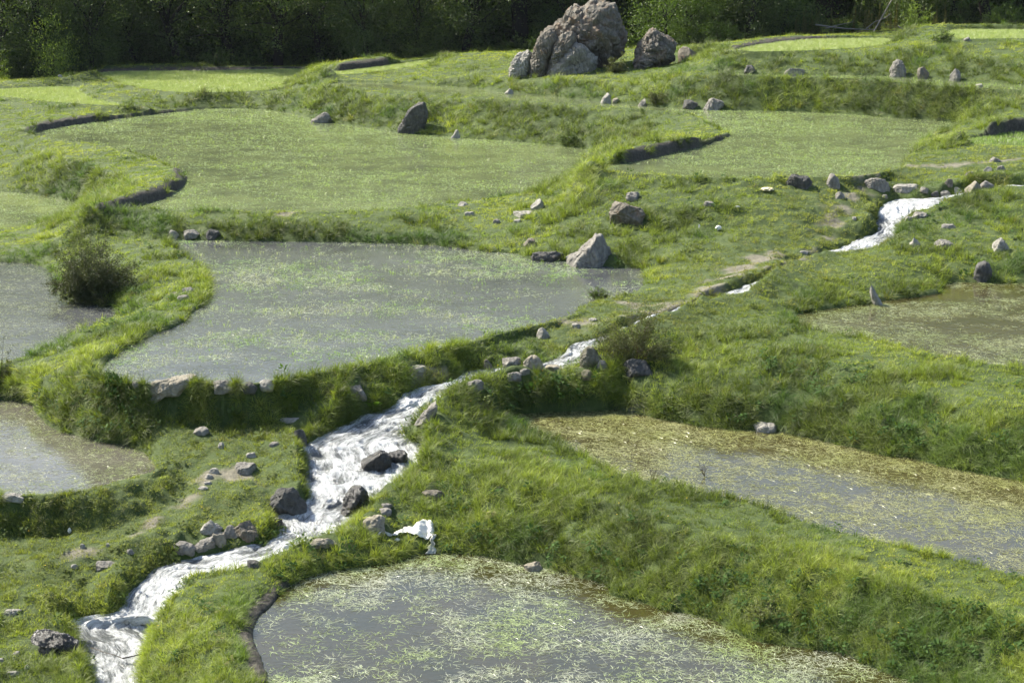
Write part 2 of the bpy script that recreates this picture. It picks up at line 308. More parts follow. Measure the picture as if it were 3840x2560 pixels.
def samp(A, x, y):
    i, j = cell(np.asarray(x), np.maximum(np.asarray(y), 38.01))
    return A[np.clip(np.round(i).astype(int), 0, NV-1), np.clip(np.round(j).astype(int), 0, NU-1)]
def hit(px, py, lift=0):                # where the line of sight through (px, py) meets the ground
    d = ray(px, py); t = np.linspace(38, 215, 6000); X = d[0]*t; Y = d[1]*t; ZZ = CAMZ+d[2]*t
    g = np.maximum(H(X, Y), samp(WLEV, X, Y)) if WLEV is not None else H(X, Y)
    b = np.nonzero(ZZ <= g+lift)[0]
    k = b[0] if len(b) else len(t)-1
    return Vector((X[k], Y[k], g[k]))
WLEV = np.full((NV, NU), -9.0)
for k, (s, d) in SD.items():
    w = WLEV[s]; w[d < .1] = LV[k]; WLEV[s] = w
# ------------------------------------------------------------------ materials
def mat(name):
    m = bpy.data.materials.new(name); m.use_nodes = True; nt = m.node_tree
    for n in list(nt.nodes): nt.nodes.remove(n)
    return m, nt
def N(nt, t, **kw):
    n = nt.nodes.new(t)
    for k, v in kw.items():
        if k in n.bl_rna.properties and k != 'inputs': setattr(n, k, v)
        else: n.inputs[k.replace('_', ' ')].default_value = v
    return n
def noise(nt, scale, detail=6, rough=.6, vec=None, dist=0):
    n = N(nt, 'ShaderNodeTexNoise'); n.inputs['Scale'].default_value = scale; n.inputs['Detail'].default_value = detail
    n.inputs['Roughness'].default_value = rough; n.inputs['Distortion'].default_value = dist
    if vec: nt.links.new(vec, n.inputs['Vector'])
    return n.outputs['Fac']
def ramp(nt, fac, stops):
    n = N(nt, 'ShaderNodeValToRGB'); e = n.color_ramp.elements
    while len(e) < len(stops): e.new(.5)
    for q, (p, cc) in zip(e, stops): q.position = p; q.color = (*cc, 1) if len(cc) == 3 else cc
    nt.links.new(fac, n.inputs['Fac']); return n.outputs['Color']
def mix(nt, fac, a, b, bt='MIX'):
    n = N(nt, 'ShaderNodeMix', data_type='RGBA', blend_type=bt)
    for s, v in ((n.inputs[0], fac), (n.inputs[6], a), (n.inputs[7], b)):
        if hasattr(v, 'links') or isinstance(v, bpy.types.NodeSocket): nt.links.new(v, s)
        else: s.default_value = v if not isinstance(v, tuple) else (*v, 1)
    return n.outputs[2]
def mth(nt, op, a, b=None, clamp=False):
    n = N(nt, 'ShaderNodeMath', operation=op); n.use_clamp = clamp
    for s, v in ((n.inputs[0], a), (n.inputs[1], b)):
        if v is None: continue
        if isinstance(v, bpy.types.NodeSocket): nt.links.new(v, s)
        else: s.default_value = v
    return n.outputs[0]
def attr(nt, name, inst=False):
    n = N(nt, 'ShaderNodeAttribute'); n.attribute_name = name
    if inst: n.attribute_type = 'INSTANCER'
    return n
def bump(nt, h, strength, dist=.05):
    n = N(nt, 'ShaderNodeBump'); n.inputs['Strength'].default_value = strength; n.inputs['Distance'].default_value = dist
    nt.links.new(h, n.inputs['Height']); return n.outputs['Normal']
def pbsdf(nt, col, rough=.8, spec=.3, nrm=None):
    p = N(nt, 'ShaderNodeBsdfPrincipled'); o = N(nt, 'ShaderNodeOutputMaterial')
    if isinstance(col, bpy.types.NodeSocket): nt.links.new(col, p.inputs['Base Color'])
    else: p.inputs['Base Color'].default_value = (*col, 1)
    if isinstance(rough, bpy.types.NodeSocket): nt.links.new(rough, p.inputs['Roughness'])
    else: p.inputs['Roughness'].default_value = rough
    p.inputs['Specular IOR Level'].default_value = spec
    if nrm: nt.links.new(nrm, p.inputs['Normal'])
    nt.links.new(p.outputs[0], o.inputs['Surface']); return p
def geo(nt): return N(nt, 'ShaderNodeNewGeometry').outputs['Position']
def objco(nt): return N(nt, 'ShaderNodeTexCoord').outputs['Object']
def m_ground():
    m, nt = mat('soil_and_turf'); v = geo(nt)
    turf = ramp(nt, noise(nt, 1.3, 8, .7, v), [(.3, (.035, .055, .012)), (.55, (.06, .09, .02)), (.75, (.10, .115, .035))])
    dirt = ramp(nt, noise(nt, 4, 8, .7, v), [(.25, (.12, .108, .08)), (.6, (.22, .20, .155)), (.8, (.34, .32, .26))])
    mud = ramp(nt, noise(nt, 6, 8, .75, v), [(.3, (.022, .020, .016)), (.5, (.06, .054, .044)), (.75, (.15, .135, .11))])
    c1 = mix(nt, attr(nt, 'dirt').outputs['Fac'], turf, dirt)
    c2 = mix(nt, attr(nt, 'mud').outputs['Fac'], c1, mud)
    h = mth(nt, 'ADD', noise(nt, 5, 8, .7, v), mth(nt, 'MULTIPLY', noise(nt, 25, 4, .6, v), .4))
    pbsdf(nt, c2, .85, .3, bump(nt, h, .9, .12)); return m
def m_water(name, silt, rough=.06, green=.0, wave=1.0, silt2=None):
    m, nt = mat(name); v = geo(nt)
    mp = N(nt, 'ShaderNodeMapping'); nt.links.new(v, mp.inputs['Vector'])
    b2 = silt2 or tuple(q*.62 for q in silt)
    base = mix(nt, ramp(nt, noise(nt, .35, 6, .6, v, .5), [(.35, (0, 0, 0)), (.65, (1, 1, 1))]), silt, b2)
    h = mth(nt, 'ADD', noise(nt, 5, 3, .5, v), mth(nt, 'MULTIPLY', noise(nt, 17, 3, .5, v), .3))
    p = pbsdf(nt, base, rough, .5, bump(nt, h, .10*wave, .05)); p.inputs['IOR'].default_value = 1.42
    return m
def m_stream():
    m, nt = mat('white_water'); v = geo(nt)
    f = attr(nt, 'foam').outputs['Fac']; fl = attr(nt, 'flow').outputs['Vector']
    def st(sx, sy, sc, d, ds):
        mp = N(nt, 'ShaderNodeMapping'); mp.inputs['Scale'].default_value = (sx, sy, 1); nt.links.new(fl, mp.inputs['Vector'])
        return noise(nt, sc, d, .68, mp.outputs[0], ds)
    n1 = st(1, 2.6, 2.2, 8, 1.2); n2 = st(.6, 1.2, 1.1, 5, .6); n3 = st(1.2, 3.0, 9, 5, .8)
    k = mth(nt, 'ADD', mth(nt, 'MULTIPLY', n1, 1.0), mth(nt, 'MULTIPLY', n2, .5))
    k = mth(nt, 'ADD', k, mth(nt, 'MULTIPLY', n3, .5)); k = mth(nt, 'ADD', k, mth(nt, 'MULTIPLY', f, .5))
    k = mth(nt, 'SUBTRACT', k, 1.26, True); k = mth(nt, 'MULTIPLY', k, 3.2, True)
    colr = mix(nt, k, (.13, .14, .135), (.74, .76, .77))
    h = mth(nt, 'ADD', mth(nt, 'MULTIPLY', n1, .8), mth(nt, 'MULTIPLY', n3, .5)); h = mth(nt, 'ADD', h, mth(nt, 'MULTIPLY', noise(nt, 34, 4, .7, v), .3))
    p = pbsdf(nt, colr, mth(nt, 'ADD', mth(nt, 'MULTIPLY', k, .25), .07), .6, bump(nt, h, 1.0, .13)); p.inputs['IOR'].default_value = 1.4
    return m
def m_leaf(name, col=None, trans=.38, rough=.45, spec=.35, inst='gc', var=.35):
    m, nt = mat(name)
    if inst: b = attr(nt, inst, True).outputs['Color']
    else: b = None
    bv = attr(nt, 'bv').outputs['Fac']
    fac = mth(nt, 'ADD', mth(nt, 'MULTIPLY', bv, 2*var), 1-var)
    if b is None:
        oi = N(nt, 'ShaderNodeObjectInfo').outputs['Random']
        b = mix(nt, noise(nt, .8, 3, .5, geo(nt)), tuple(q*.65 for q in col), tuple(q*1.25 for q in col))
    cm = N(nt, 'ShaderNodeVectorMath', operation='SCALE'); nt.links.new(b, cm.inputs[0]); nt.links.new(fac, cm.inputs['Scale'])
    cc = cm.outputs[0]
    p = N(nt, 'ShaderNodeBsdfPrincipled'); nt.links.new(cc, p.inputs['Base Color']); p.inputs['Roughness'].default_value = rough
    p.inputs['Specular IOR Level'].default_value = spec
    t = N(nt, 'ShaderNodeBsdfTranslucent')
    tc = N(nt, 'ShaderNodeVectorMath', operation='MULTIPLY'); nt.links.new(cc, tc.inputs[0]); tc.inputs[1].default_value = (1.5, 1.55, .7)
    nt.links.new(tc.outputs[0], t.inputs['Color'])
    x = N(nt, 'ShaderNodeMixShader'); x.inputs[0].default_value = trans
    o = N(nt, 'ShaderNodeOutputMaterial')
    nt.links.new(p.outputs[0], x.inputs[1]); nt.links.new(t.outputs[0], x.inputs[2]); nt.links.new(x.outputs[0], o.inputs['Surface'])
    return m
def m_rock(name, a, b, lich=.3, rust=0.0, rough=.85, spec=.3, moss=0.0):
    m, nt = mat(name); v = objco(nt)
    base = ramp(nt, noise(nt, 1.5, 10, .7, v, .4), [(.3, a), (.5, tuple((p+q)/2 for p, q in zip(a, b))), (.72, b)])
    st = N(nt, 'ShaderNodeTexWave'); st.inputs['Scale'].default_value = 1.6; st.inputs['Distortion'].default_value = 9; st.inputs['Detail'].default_value = 5; st.inputs['Detail Scale'].default_value = 1.6
    nt.links.new(v, st.inputs['Vector'])
    base = mix(nt, mth(nt, 'MULTIPLY', st.outputs['Fac'], .35), base, tuple(q*.6 for q in a))
    if lich: base = mix(nt, mth(nt, 'MULTIPLY', ramp(nt, noise(nt, 6, 6, .7, v), [(.55, (0, 0, 0)), (.68, (1, 1, 1))]), lich), base, (.42, .41, .36))
    if rust: base = mix(nt, mth(nt, 'MULTIPLY', ramp(nt, noise(nt, 1.1, 4, .6, v, 1), [(.5, (0, 0, 0)), (.65, (1, 1, 1))]), rust), base, (.27, .15, .07))
    if moss: base = mix(nt, mth(nt, 'MULTIPLY', ramp(nt, noise(nt, 2.2, 6, .7, v), [(.45, (0, 0, 0)), (.6, (1, 1, 1))]), moss), base, (.07, .085, .025))
    h = mth(nt, 'ADD', noise(nt, 3, 12, .72, v, .3), mth(nt, 'MULTIPLY', noise(nt, 22, 6, .7, v), .25))
    pbsdf(nt, base, rough, spec, bump(nt, h, .9, .12)); return m
def m_plain(name, col, rough=.7, spec=.3, sc=6, var=.3, bmp=.4):
    m, nt = mat(name); v = objco(nt); f = noise(nt, sc, 8, .7, v)
    pbsdf(nt, mix(nt, f, tuple(q*(1-var) for q in col), tuple(min(1, q*(1+var)) for q in col)), rough, spec, bump(nt, f, bmp, .03)); return m
M = {}
M['ground'] = m_ground()
M['grass'] = m_leaf('grass_blades', rough=.5, spec=.25); M['weed'] = m_leaf('weed_leaves', trans=.3, rough=.7, spec=.08); M['rice'] = m_leaf('rice_seedling_leaves', trans=.3, rough=.35, spec=.5)
M['float'] = m_leaf('floating_rice_leaves', trans=.12, rough=.3, spec=.6)
M['silt'] = m_water('milky_silt_water', (.085, .09, .092), .05, wave=1.5)
M['siltb'] = m_water('pale_silt_water', (.11, .105, .085), .06, wave=1.3)
M['olive'] = m_water('olive_shallow_water', (.055, .047, .020), .05, wave=1.3, silt2=(.040, .037, .014))
M['olive1'] = m_water('clear_brown_water', (.040, .034, .012), .03, wave=1.7, silt2=(.028, .028, .010))
M['greenw'] = m_water('rice_pond_water', (.150, .180, .080), .05, wave=1.6, silt2=(.085, .10, .055))
M['field'] = m_water('flooded_field_water', (.10, .12, .05), .15)
M['stream'] = m_stream()
M['rock'] = m_rock('grey_stone', (.14, .13, .115), (.30, .285, .25))
M['pale'] = m_rock('pale_stone', (.21, .20, .175), (.40, .38, .335), .4)
M['brown'] = m_rock('brown_stone', (.10, .09, .07), (.22, .195, .155), .15, .45)
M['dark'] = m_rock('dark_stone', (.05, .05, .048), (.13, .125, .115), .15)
M['wet'] = m_rock('wet_black_stone', (.012, .011, .009), (.04, .036, .03), .0, rough=.25, spec=.6)
M['tan'] = m_rock('tan_stone', (.20, .18, .135), (.37, .335, .265), .2, .12)
M['mossy'] = m_rock('mossy_stone', (.12, .11, .08), (.27, .25, .19), .2, moss=.7)
M['crag'] = m_rock('crag_stone', (.075, .068, .057), (.225, .205, .17), .3, .3)
M['bark'] = m_plain('dark_bark', (.018, .016, .014), .9, .2, 12, .4, .8)
M['twig'] = m_plain('brown_twigs', (.10, .075, .05), .85, .2, 12)
M['deadwood'] = m_plain('bleached_deadwood', (.20, .18, .15), .8, .2, 12)
M['plastic'] = m_plain('white_plastic_sheet', (.66, .65, .60), .45, .5, 5, .14)
M['cream'] = m_plain('cream_foam', (.72, .62, .42), .6, .3, 4, .1)
# ------------------------------------------------------------------ ground sheet
def grid_mesh(name, XX, YY, ZZ, keep=None):
    h, w = XX.shape
    idx = np.arange(h*w).reshape(h, w)
    F = np.stack([idx[:-1, :-1], idx[:-1, 1:], idx[1:, 1:], idx[1:, :-1]], -1).reshape(-1, 4)
    V = np.stack([XX, YY, ZZ], -1).reshape(-1, 3)
    remap = None
    if keep is not None:
        F = F[keep.reshape(-1)]; used = np.unique(F); remap = used
        lut = np.full(h*w, -1); lut[used] = np.arange(len(used)); F = lut[F]; V = V[used]
    me = bpy.data.meshes.new(name)
    me.vertices.add(len(V)); me.vertices.foreach_set('co', V.astype(np.float32).ravel())
    me.loops.add(len(F)*4); me.loops.foreach_set('vertex_index', F.astype(np.int32).ravel())
    me.polygons.add(len(F)); me.polygons.foreach_set('loop_start', np.arange(0, len(F)*4, 4, dtype=np.int32))
    me.update(calc_edges=True); me.polygons.foreach_set('use_smooth', np.ones(len(F), bool)); me.validate()
    return me, remap
def fattr(me, name, vals, dom='POINT', typ='FLOAT'):
    a = me.attributes.new(name, typ, dom); vals = np.asarray(vals, np.float32)
    if typ == 'FLOAT': a.data.foreach_set('value', vals.ravel())
    elif typ == 'FLOAT_VECTOR': a.data.foreach_set('vector', vals.ravel())
    return a
ue = np.array([.42, .55, .9, 1.6, 3.0, 6.0]); uf = np.concatenate([-ue[::-1], us, ue])
yb = np.array([4., 12, 22, 30, 35]); ye = np.array([215., 235, 270, 330, 450, 700, 1200, 2200, 5000])
yf = np.concatenate([yb, ysv, ye]); pd = ((len(yb), len(ye)), (len(ue), len(ue)))
ZF = np.pad(Z, pd, mode='edge')
unseen_hill = np.interp(yf, [0, 205, 270, 450, 1200, 5000], [0, 0, 6, 30, 290, 900]); ZF = ZF+unseen_hill[:, None]  # unseen slope behind the wood, added steep to darken the pond reflections
XF = uf[None, :]*yf[:, None]; YF = np.repeat(yf[:, None], len(uf), 1)
me, _ = grid_mesh('ground', XF, YF, ZF)
fattr(me, 'dirt', np.pad(DRY*.9, pd)); fattr(me, 'mud', np.pad(MUD, pd))
ground = link('ground', me, M['ground']); tag(ground, 'terraced grassy ground stepping up towards the wood', 'ground', kind='structure')
# ------------------------------------------------------------------ pond water
WM = {'p1': 'olive1', 'p2': 'olive', 'p3': 'olive', 'p4': 'siltb', 'p5': 'silt', 'p6': 'silt', 'p7': 'greenw', 'p8': 'greenw', 'p9': 'greenw', 'p10': 'greenw', 'p12': 'greenw', 'p13': 'field', 'p14': 'field', 'p15': 'field', 'p16': 'field', 'p17': 'field'}
WL = {'p1': 'clear brown pond water in the lowest paddy', 'p2': 'olive pond water full of flattened rice leaves, right of centre', 'p3': 'olive pond water at the right edge under the grassy mound', 'p4': 'pale silty pond water at the lower left edge', 'p5': 'milky pond water beside the big round bush', 'p6': 'milky grey water of the large central paddy', 'p7': 'small greenish pond below the left grassy slope', 'p8': 'wide green tinted pond with a curved mud wall', 'p9': 'green tinted pond that narrows into a long channel behind the bank', 'p10': 'small pond behind a dark mud wall at the right edge', 'p12': 'thin strip of water along the foot of the far right bank', 'p13': 'flooded bright green rice field before the dark wood', 'p14': 'small flooded rice field at the upper left edge', 'p15': 'narrow crescent of flooded rice field', 'p16': 'flooded rice field right of the rock outcrop', 'p17': 'highest flooded rice field at the upper right edge'}
for k, (s, d) in SD.items():
    X = GX[s]; Y = GY[s]; cc = d < .22
    keep = (cc[:-1, :-1] & cc[1:, :-1] & cc[:-1, 1:] & cc[1:, 1:])
    me, _ = grid_mesh('water', X, Y, np.full(X.shape, LV[k]), keep)
    tag(link('water', me, M[WM[k]]), WL[k], 'water', kind='structure')
# ------------------------------------------------------------------ stream
nr, nc = 1500, 44
def resamp(P, n):
    d = np.r_[0, np.cumsum(np.linalg.norm(np.diff(P, axis=0), axis=1))]; t = np.linspace(0, d[-1], n)
    return np.stack([np.interp(t, d, P[:, q]) for q in range(3)], 1)
par = np.linspace(0, len(SL)-1, nr); k0 = np.arange(len(SL))
Lp = np.stack([np.interp(par, k0, SL[:, q]) for q in range(3)], 1); Rp = np.stack([np.interp(par, k0, SR[:, q]) for q in range(3)], 1)
mid = (Lp+Rp)/2; wd = Rp-Lp; 
tt = np.linspace(-.12, 1.12, nc)
SX = Lp[:, None, 0]*(1-tt)+Rp[:, None, 0]*tt; SY = Lp[:, None, 1]*(1-tt)+Rp[:, None, 1]*tt; SZ = Lp[:, None, 2]+0*tt[None]
run = np.r_[0, np.linalg.norm(np.diff(mid[:, :2], axis=0), axis=1)]; fall = -np.gradient(mid[:, 2])/np.maximum(np.gradient(np.cumsum(run)), 1e-4)
fall = np.convolve(fall, np.ones(25)/25, 'same'); foam = np.clip(fall*3.2, .72, 1.0)[:, None]+0*tt[None]
foam = foam+(fbm(SX, SY, 1.1, 61, 2)-.5)*.5
turb = fbm(SX, SY, .5, 63, 3)-.5; turb2 = fbm(SX, SY, .17, 65, 2)-.5
edge = np.clip(np.minimum(tt+.12, 1.12-tt)/.3, 0, 1)[None]
FS = np.cumsum(run)[:, None]+0*tt[None]; FT = np.linalg.norm(wd, axis=1)[:, None]*tt[None]
lump = 1-np.abs(2*fbm(FS*.9, FT*1.5, .8, 171, 3)-1); lump2 = 1-np.abs(2*fbm(FS, FT*1.7, .28, 173, 2)-1)
SZ = SZ+((lump-.6)*.26+(lump2-.6)*.13+turb*.10)*foam*(.35+.65*edge)+.02
me, _ = grid_mesh('stream', SX, SY, SZ)
fattr(me, 'foam', foam+(lump-.6)*.5); fattr(me, 'flow', np.stack([FS, FT, 0*FS], -1), typ='FLOAT_VECTOR')
stream = tag(link('stream', me, M['stream']), 'foaming white stream tumbling down between the grassy banks', 'stream', kind='structure')
# ------------------------------------------------------------------ scatter by geometry nodes
def tuft_mesh(name, n, h0, h1, rad, w, lean, segs=3, seed=0, flat=False, mat_=None, curl=1.0):
    r = random.Random(seed); V = []; F = []; bv = []
    for b in range(n):
        a = r.uniform(0, 2*math.pi); rr = rad*math.sqrt(r.random()); x, y = rr*math.cos(a), rr*math.sin(a)
        h = r.uniform(h0, h1); th = a+r.gauss(0, .9) if rr > .2*rad else r.uniform(0, 6.28); ln = lean*r.uniform(.3, 1.3); ww = w*r.uniform(.6, 1.3)
        ph = th+math.pi/2+r.gauss(0, .5); px, py = math.cos(ph)*ww/2, math.sin(ph)*ww/2
        i0 = len(V); val = r.random()
        if flat:
            dxy = (math.cos(th), math.sin(th)); nx, ny = -dxy[1], dxy[0]; k = r.uniform(-.35, .35)
            for s_ in range(segs+1):
                t = s_/segs; wt = ww/2*(1-t*.75) if s_ < segs else .001
                cx = x+dxy[0]*h*t+nx*k*h*t*t; cy = y+dxy[1]*h*t+ny*k*h*t*t; cz = r.uniform(0, .006)+(.02*t if r.random() < .1 else 0)
                V += [(cx-nx*wt, cy-ny*wt, cz), (cx+nx*wt, cy+ny*wt, cz+r.uniform(-.003, .004))]
        else:
            for s_ in range(segs+1):
                t = s_/segs; wt = (1-t**1.6)*1.0+.03
                ox = math.cos(th)*ln*h*t**(1+curl); oy = math.sin(th)*ln*h*t**(1+curl); z = h*(t-(.35*ln)*t*t*curl)
                V += [(x+ox-px*wt, y+oy-py*wt, z-.02), (x+ox+px*wt, y+oy+py*wt, z-.02)]
        for s_ in range(segs):
            q = i0+2*s_; F.append((q, q+1, q+3, q+2))
        bv += [val]*(2*(segs+1))
    me = bpy.data.meshes.new(name); me.from_pydata(V, [], F); me.update()
    fattr(me, 'bv', bv); me.polygons.foreach_set('use_smooth', np.ones(len(F), bool))
    if mat_: me.materials.append(mat_)
    return me
def scatter(name, P, rot, scl, idx, colr, protos, label, cat, group=None, kind='stuff'):
    me = bpy.data.meshes.new(name); me.vertices.add(len(P)); me.vertices.foreach_set('co', np.asarray(P, np.float32).ravel())
    fattr(me, 'rot', rot, typ='FLOAT_VECTOR'); fattr(me, 'scl', scl, typ='FLOAT_VECTOR'); fattr(me, 'gc', colr, typ='FLOAT_VECTOR')
    a = me.attributes.new('pick', 'INT', 'POINT'); a.data.foreach_set('value', np.asarray(idx, np.int32))
    o = link(name, me); tag(o, label, cat, group, kind)
    pc = bpy.data.collections.new(name+'_kinds')
    for k, pm in enumerate(protos):
        po = bpy.data.objects.new('%s_kind_%02d' % (name, k), pm); pc.objects.link(po)
    g = bpy.data.node_groups.new(name+'_scatter', 'GeometryNodeTree')
    g.interface.new_socket('Geometry', in_out='INPUT', socket_type='NodeSocketGeometry'); g.interface.new_socket('Geometry', in_out='OUTPUT', socket_type='NodeSocketGeometry')
    gi = g.nodes.new('NodeGroupInput'); go = g.nodes.new('NodeGroupOutput'); ip = g.nodes.new('GeometryNodeInstanceOnPoints'); ci = g.nodes.new('GeometryNodeCollectionInfo')
    ci.inputs['Collection'].default_value = pc; ci.inputs['Separate Children'].default_value = True; ci.inputs['Reset Children'].default_value = True
    def na(nm, t):
        n = g.nodes.new('GeometryNodeInputNamedAttribute'); n.data_type = t; n.inputs['Name'].default_value = nm; return n.outputs['Attribute']
    g.links.new(gi.outputs[0], ip.inputs['Points']); g.links.new(ci.outputs[0], ip.inputs['Instance']); ip.inputs['Pick Instance'].default_value = True
    g.links.new(na('pick', 'INT'), ip.inputs['Instance Index']); g.links.new(na('scl', 'FLOAT_VECTOR'), ip.inputs['Scale'])
    er = g.nodes.new('FunctionNodeEulerToRotation'); g.links.new(na('rot', 'FLOAT_VECTOR'), er.inputs[0]); g.links.new(er.outputs[0], ip.inputs['Rotation'])
    g.links.new(ip.outputs[0], go.inputs[0])
    md = o.modifiers.new('scatter', 'NODES'); md.node_group = g
    return o
# ------------------------------------------------------------------ grass
UMAX = .315; ROCKS = []
def grass():
    gyy, gxx = np.gradient(Z)
    nx = -gxx/dx; ny = -gyy/dy; ln = np.sqrt(nx*nx+ny*ny+1)
    area = ln                                        # true surface per level cell
    vis = np.clip((ny*-1*1.0+.25*1)/ln, 0, 3)         # faces the low southern side
    step_area = .0011*GY*.0011*GY*1.0
    cellA = dx*dy
    dens = DENS/(np.maximum(GY, 45)**2)              # tufts per square metre
    n = dens*cellA*area
    land = (SDALL > .03) & (SDS > .03) & (np.abs(us)[None, :] < UMAX) & (GY > 41) & (GY < 185)
    n = n*land*(1-.95*MUD*sstep(fbm(GX, GY, .8, 181, 3), .2, .34))*(1-.8*DRY)
    n *= .9+.6*np.clip(-ny, -.5, 1.5); n *= 1+np.clip(ln-1.8, 0, 2)*.6
    q = rng.poisson(n); i, j = np.nonzero(q); rep = q[i, j]; i = np.repeat(i, rep); j = np.repeat(j, rep)
    u = us[j]+rng.uniform(-.5, .5, len(i))*(us[1]-us[0]); v = lv[i]+rng.uniform(-.5, .5, len(i))*(lv[1]-lv[0])
    y = np.exp(v); x = u*y; ok = np.ones(len(x), bool)
    for rx_, ry_, rw_, rd_ in ROCKS:            # no turf through or right before the stones
        ok &= ((x-rx_)/(rw_*.95))**2+((y-ry_)/(rd_+.12))**2 > 1
    x = x[ok]; y = y[ok]; i = i[ok]; z = H(x, y)
    sdw = np.minimum(samp(SDALL, x, y), samp(SDS, x, y)); slp = np.clip(samp(slope, x, y), 0, 1.2)
    patch = fbm(x, y, 3.0, 101, 3); lush = sstep(fbm(x, y, 1.6, 111, 3)+.25*slp+.25*np.exp(-sdw/.5)*(1-1.6*sstep(y, 75, 105))+.05+sstep(y, 75, 100)*(-.2+.42*sstep(slp, .12, .4)), .42, .78)
    dist = np.clip(y/55, .85, 3.0); dsc = dist**.62
    sm0 = samp(np.sqrt(nx*nx+ny*ny), x, y)
    wear = np.clip(samp(WEAR, x, y), 0, 1); lush *= 1-.85*wear
    lush = np.where(sm0 > 1.6, np.maximum(lush, .5), lush); short = lush < .28; tall = lush > .66
    idx = rng.integers(0, 3, len(x)); idx = np.where(short, idx, np.where(tall, idx+6, idx+3))
    wd_ = sstep(fbm(x, y, 1.9, 161, 3), .56, .70)*(slp > .25)*(y < 75); weed = rng.random(len(x)) < .015+.25*wd_; idx = np.where(weed & (y < 100), 9+rng.integers(0, 3, len(x)), idx)
    cl_ = fbm(x, y, .5, 151, 2); hs = (.7+.5*rng.random(len(x)))*(.8+.5*lush)*(.55+.9*cl_)*np.clip(dsc, .9, 1.7)
    hs *= 1-.45*np.exp(-sdw/1.2)*sstep(y, 85, 115)*(slp < .6)
    ws = dsc*(.85+.4*rng.random(len(x)))
    scl = np.stack([ws, ws, hs], 1)
    # blades lean a little out from the slope
    gx_ = samp(nx, x, y); gy_ = samp(ny, x, y)
    sm_ = np.sqrt(gx_**2+gy_**2)+1e-6; tl = .72*np.arctan(sm_); tx = -gy_/sm_*tl+rng.normal(0, .14, len(x)); ty = gx_/sm_*tl+rng.normal(0, .14, len(x))
    rz = rng.uniform(0, 6.28, len(x))
    # euler XYZ applies X, Y after spin about Z is needed: convert by composing tilt after spin
    cz, sz = np.cos(rz), np.sin(rz)
    rot = np.stack([tx*cz+ty*sz, -tx*sz+ty*cz, rz], 1)
    deep = np.array((.070, .098, .020)); mid_ = np.array((.195, .25, .042)); yel = np.array((.33, .36, .072)); dryc = np.array((.24, .22, .08)); blue = np.array((.05, .12, .035))
    t = np.clip(.44+(fbm(x, y, 4.5, 121, 3)-.5)*1.1+rng.normal(0, .13, len(x))+(.2+.25*sstep(y, 75, 100))*(.5-lush), 0, 1)[:, None]
    colr = np.where(t < .5, deep+(mid_-deep)*t*2, mid_+(yel-mid_)*(t-.5)*2)
    b = (sstep(fbm(x, y, 2.2, 131, 2), .62, .74)*.5)[:, None]; colr = colr*(1-b)+blue*b
    colr = np.where(weed[:, None], np.array((.05, .095, .022)), colr)
    dr = np.clip(wear*.26+samp(DRY, x, y)*.5+(rng.random(len(x)) < .02)*.6, 0, .85)[:, None]; colr = colr*(1-dr)+dryc*dr
    P = np.stack([x, y, z-.01], 1)
    pr = [tuft_mesh('short_grass_tuft', 38, .06, .13, .14, .012, .75, 2, s_, mat_=M['grass']) for s_ in range(3)]
    pr += [tuft_mesh('grass_tuft', 30, .10, .21, .13, .013, .9, 3, 10+s_, mat_=M['grass']) for s_ in range(3)]
    pr += [tuft_mesh('long_grass_tuft', 26, .16, .34, .11, .013, 1.15, 4, 20+s_, mat_=M['grass']) for s_ in range(3)]
    pr += [weed_mesh('clover_weed', 26, .10, .05, 30, .5), weed_mesh('leafy_weed', 16, .24, .10, 31, .9), weed_mesh('dock_weed', 12, .26, .15, 32, .6)]
    print('grass tufts', len(x))
    scatter('grass', P, rot, scl, idx, colr, pr, 'green grass covering the banks and meadows between the ponds', 'grass')
def weed_mesh(name, n, h, lw, seed, asp=.6):
    r = random.Random(seed); V = []; F = []; bv = []
    for k in range(n):
        a = r.uniform(0, 6.28); rr = .11*math.sqrt(r.random()); x, y = rr*math.cos(a), rr*math.sin(a); z = h*r.uniform(.3, 1)
        d = Vector((math.cos(a+r.gauss(0, .8)), math.sin(a+r.gauss(0, .8)), r.uniform(-.3, .5))).normalized(); sd = d.cross(Vector((0, 0, 1))).normalized()*lw*.28*r.uniform(.7, 1.2)
        L = lw*r.uniform(.7, 1.3); p = Vector((x, y, z)); i = len(V)
        V += [tuple(p), tuple(p+d*L*.5+sd), tuple(p+d*L), tuple(p+d*L*.5-sd)]; F.append((i, i+1, i+2, i+3)); bv += [r.random()*.7]*4
    me = bpy.data.meshes.new(name); me.from_pydata(V, [], F); me.update(); fattr(me, 'bv', bv); me.materials.append(M['weed']); return me
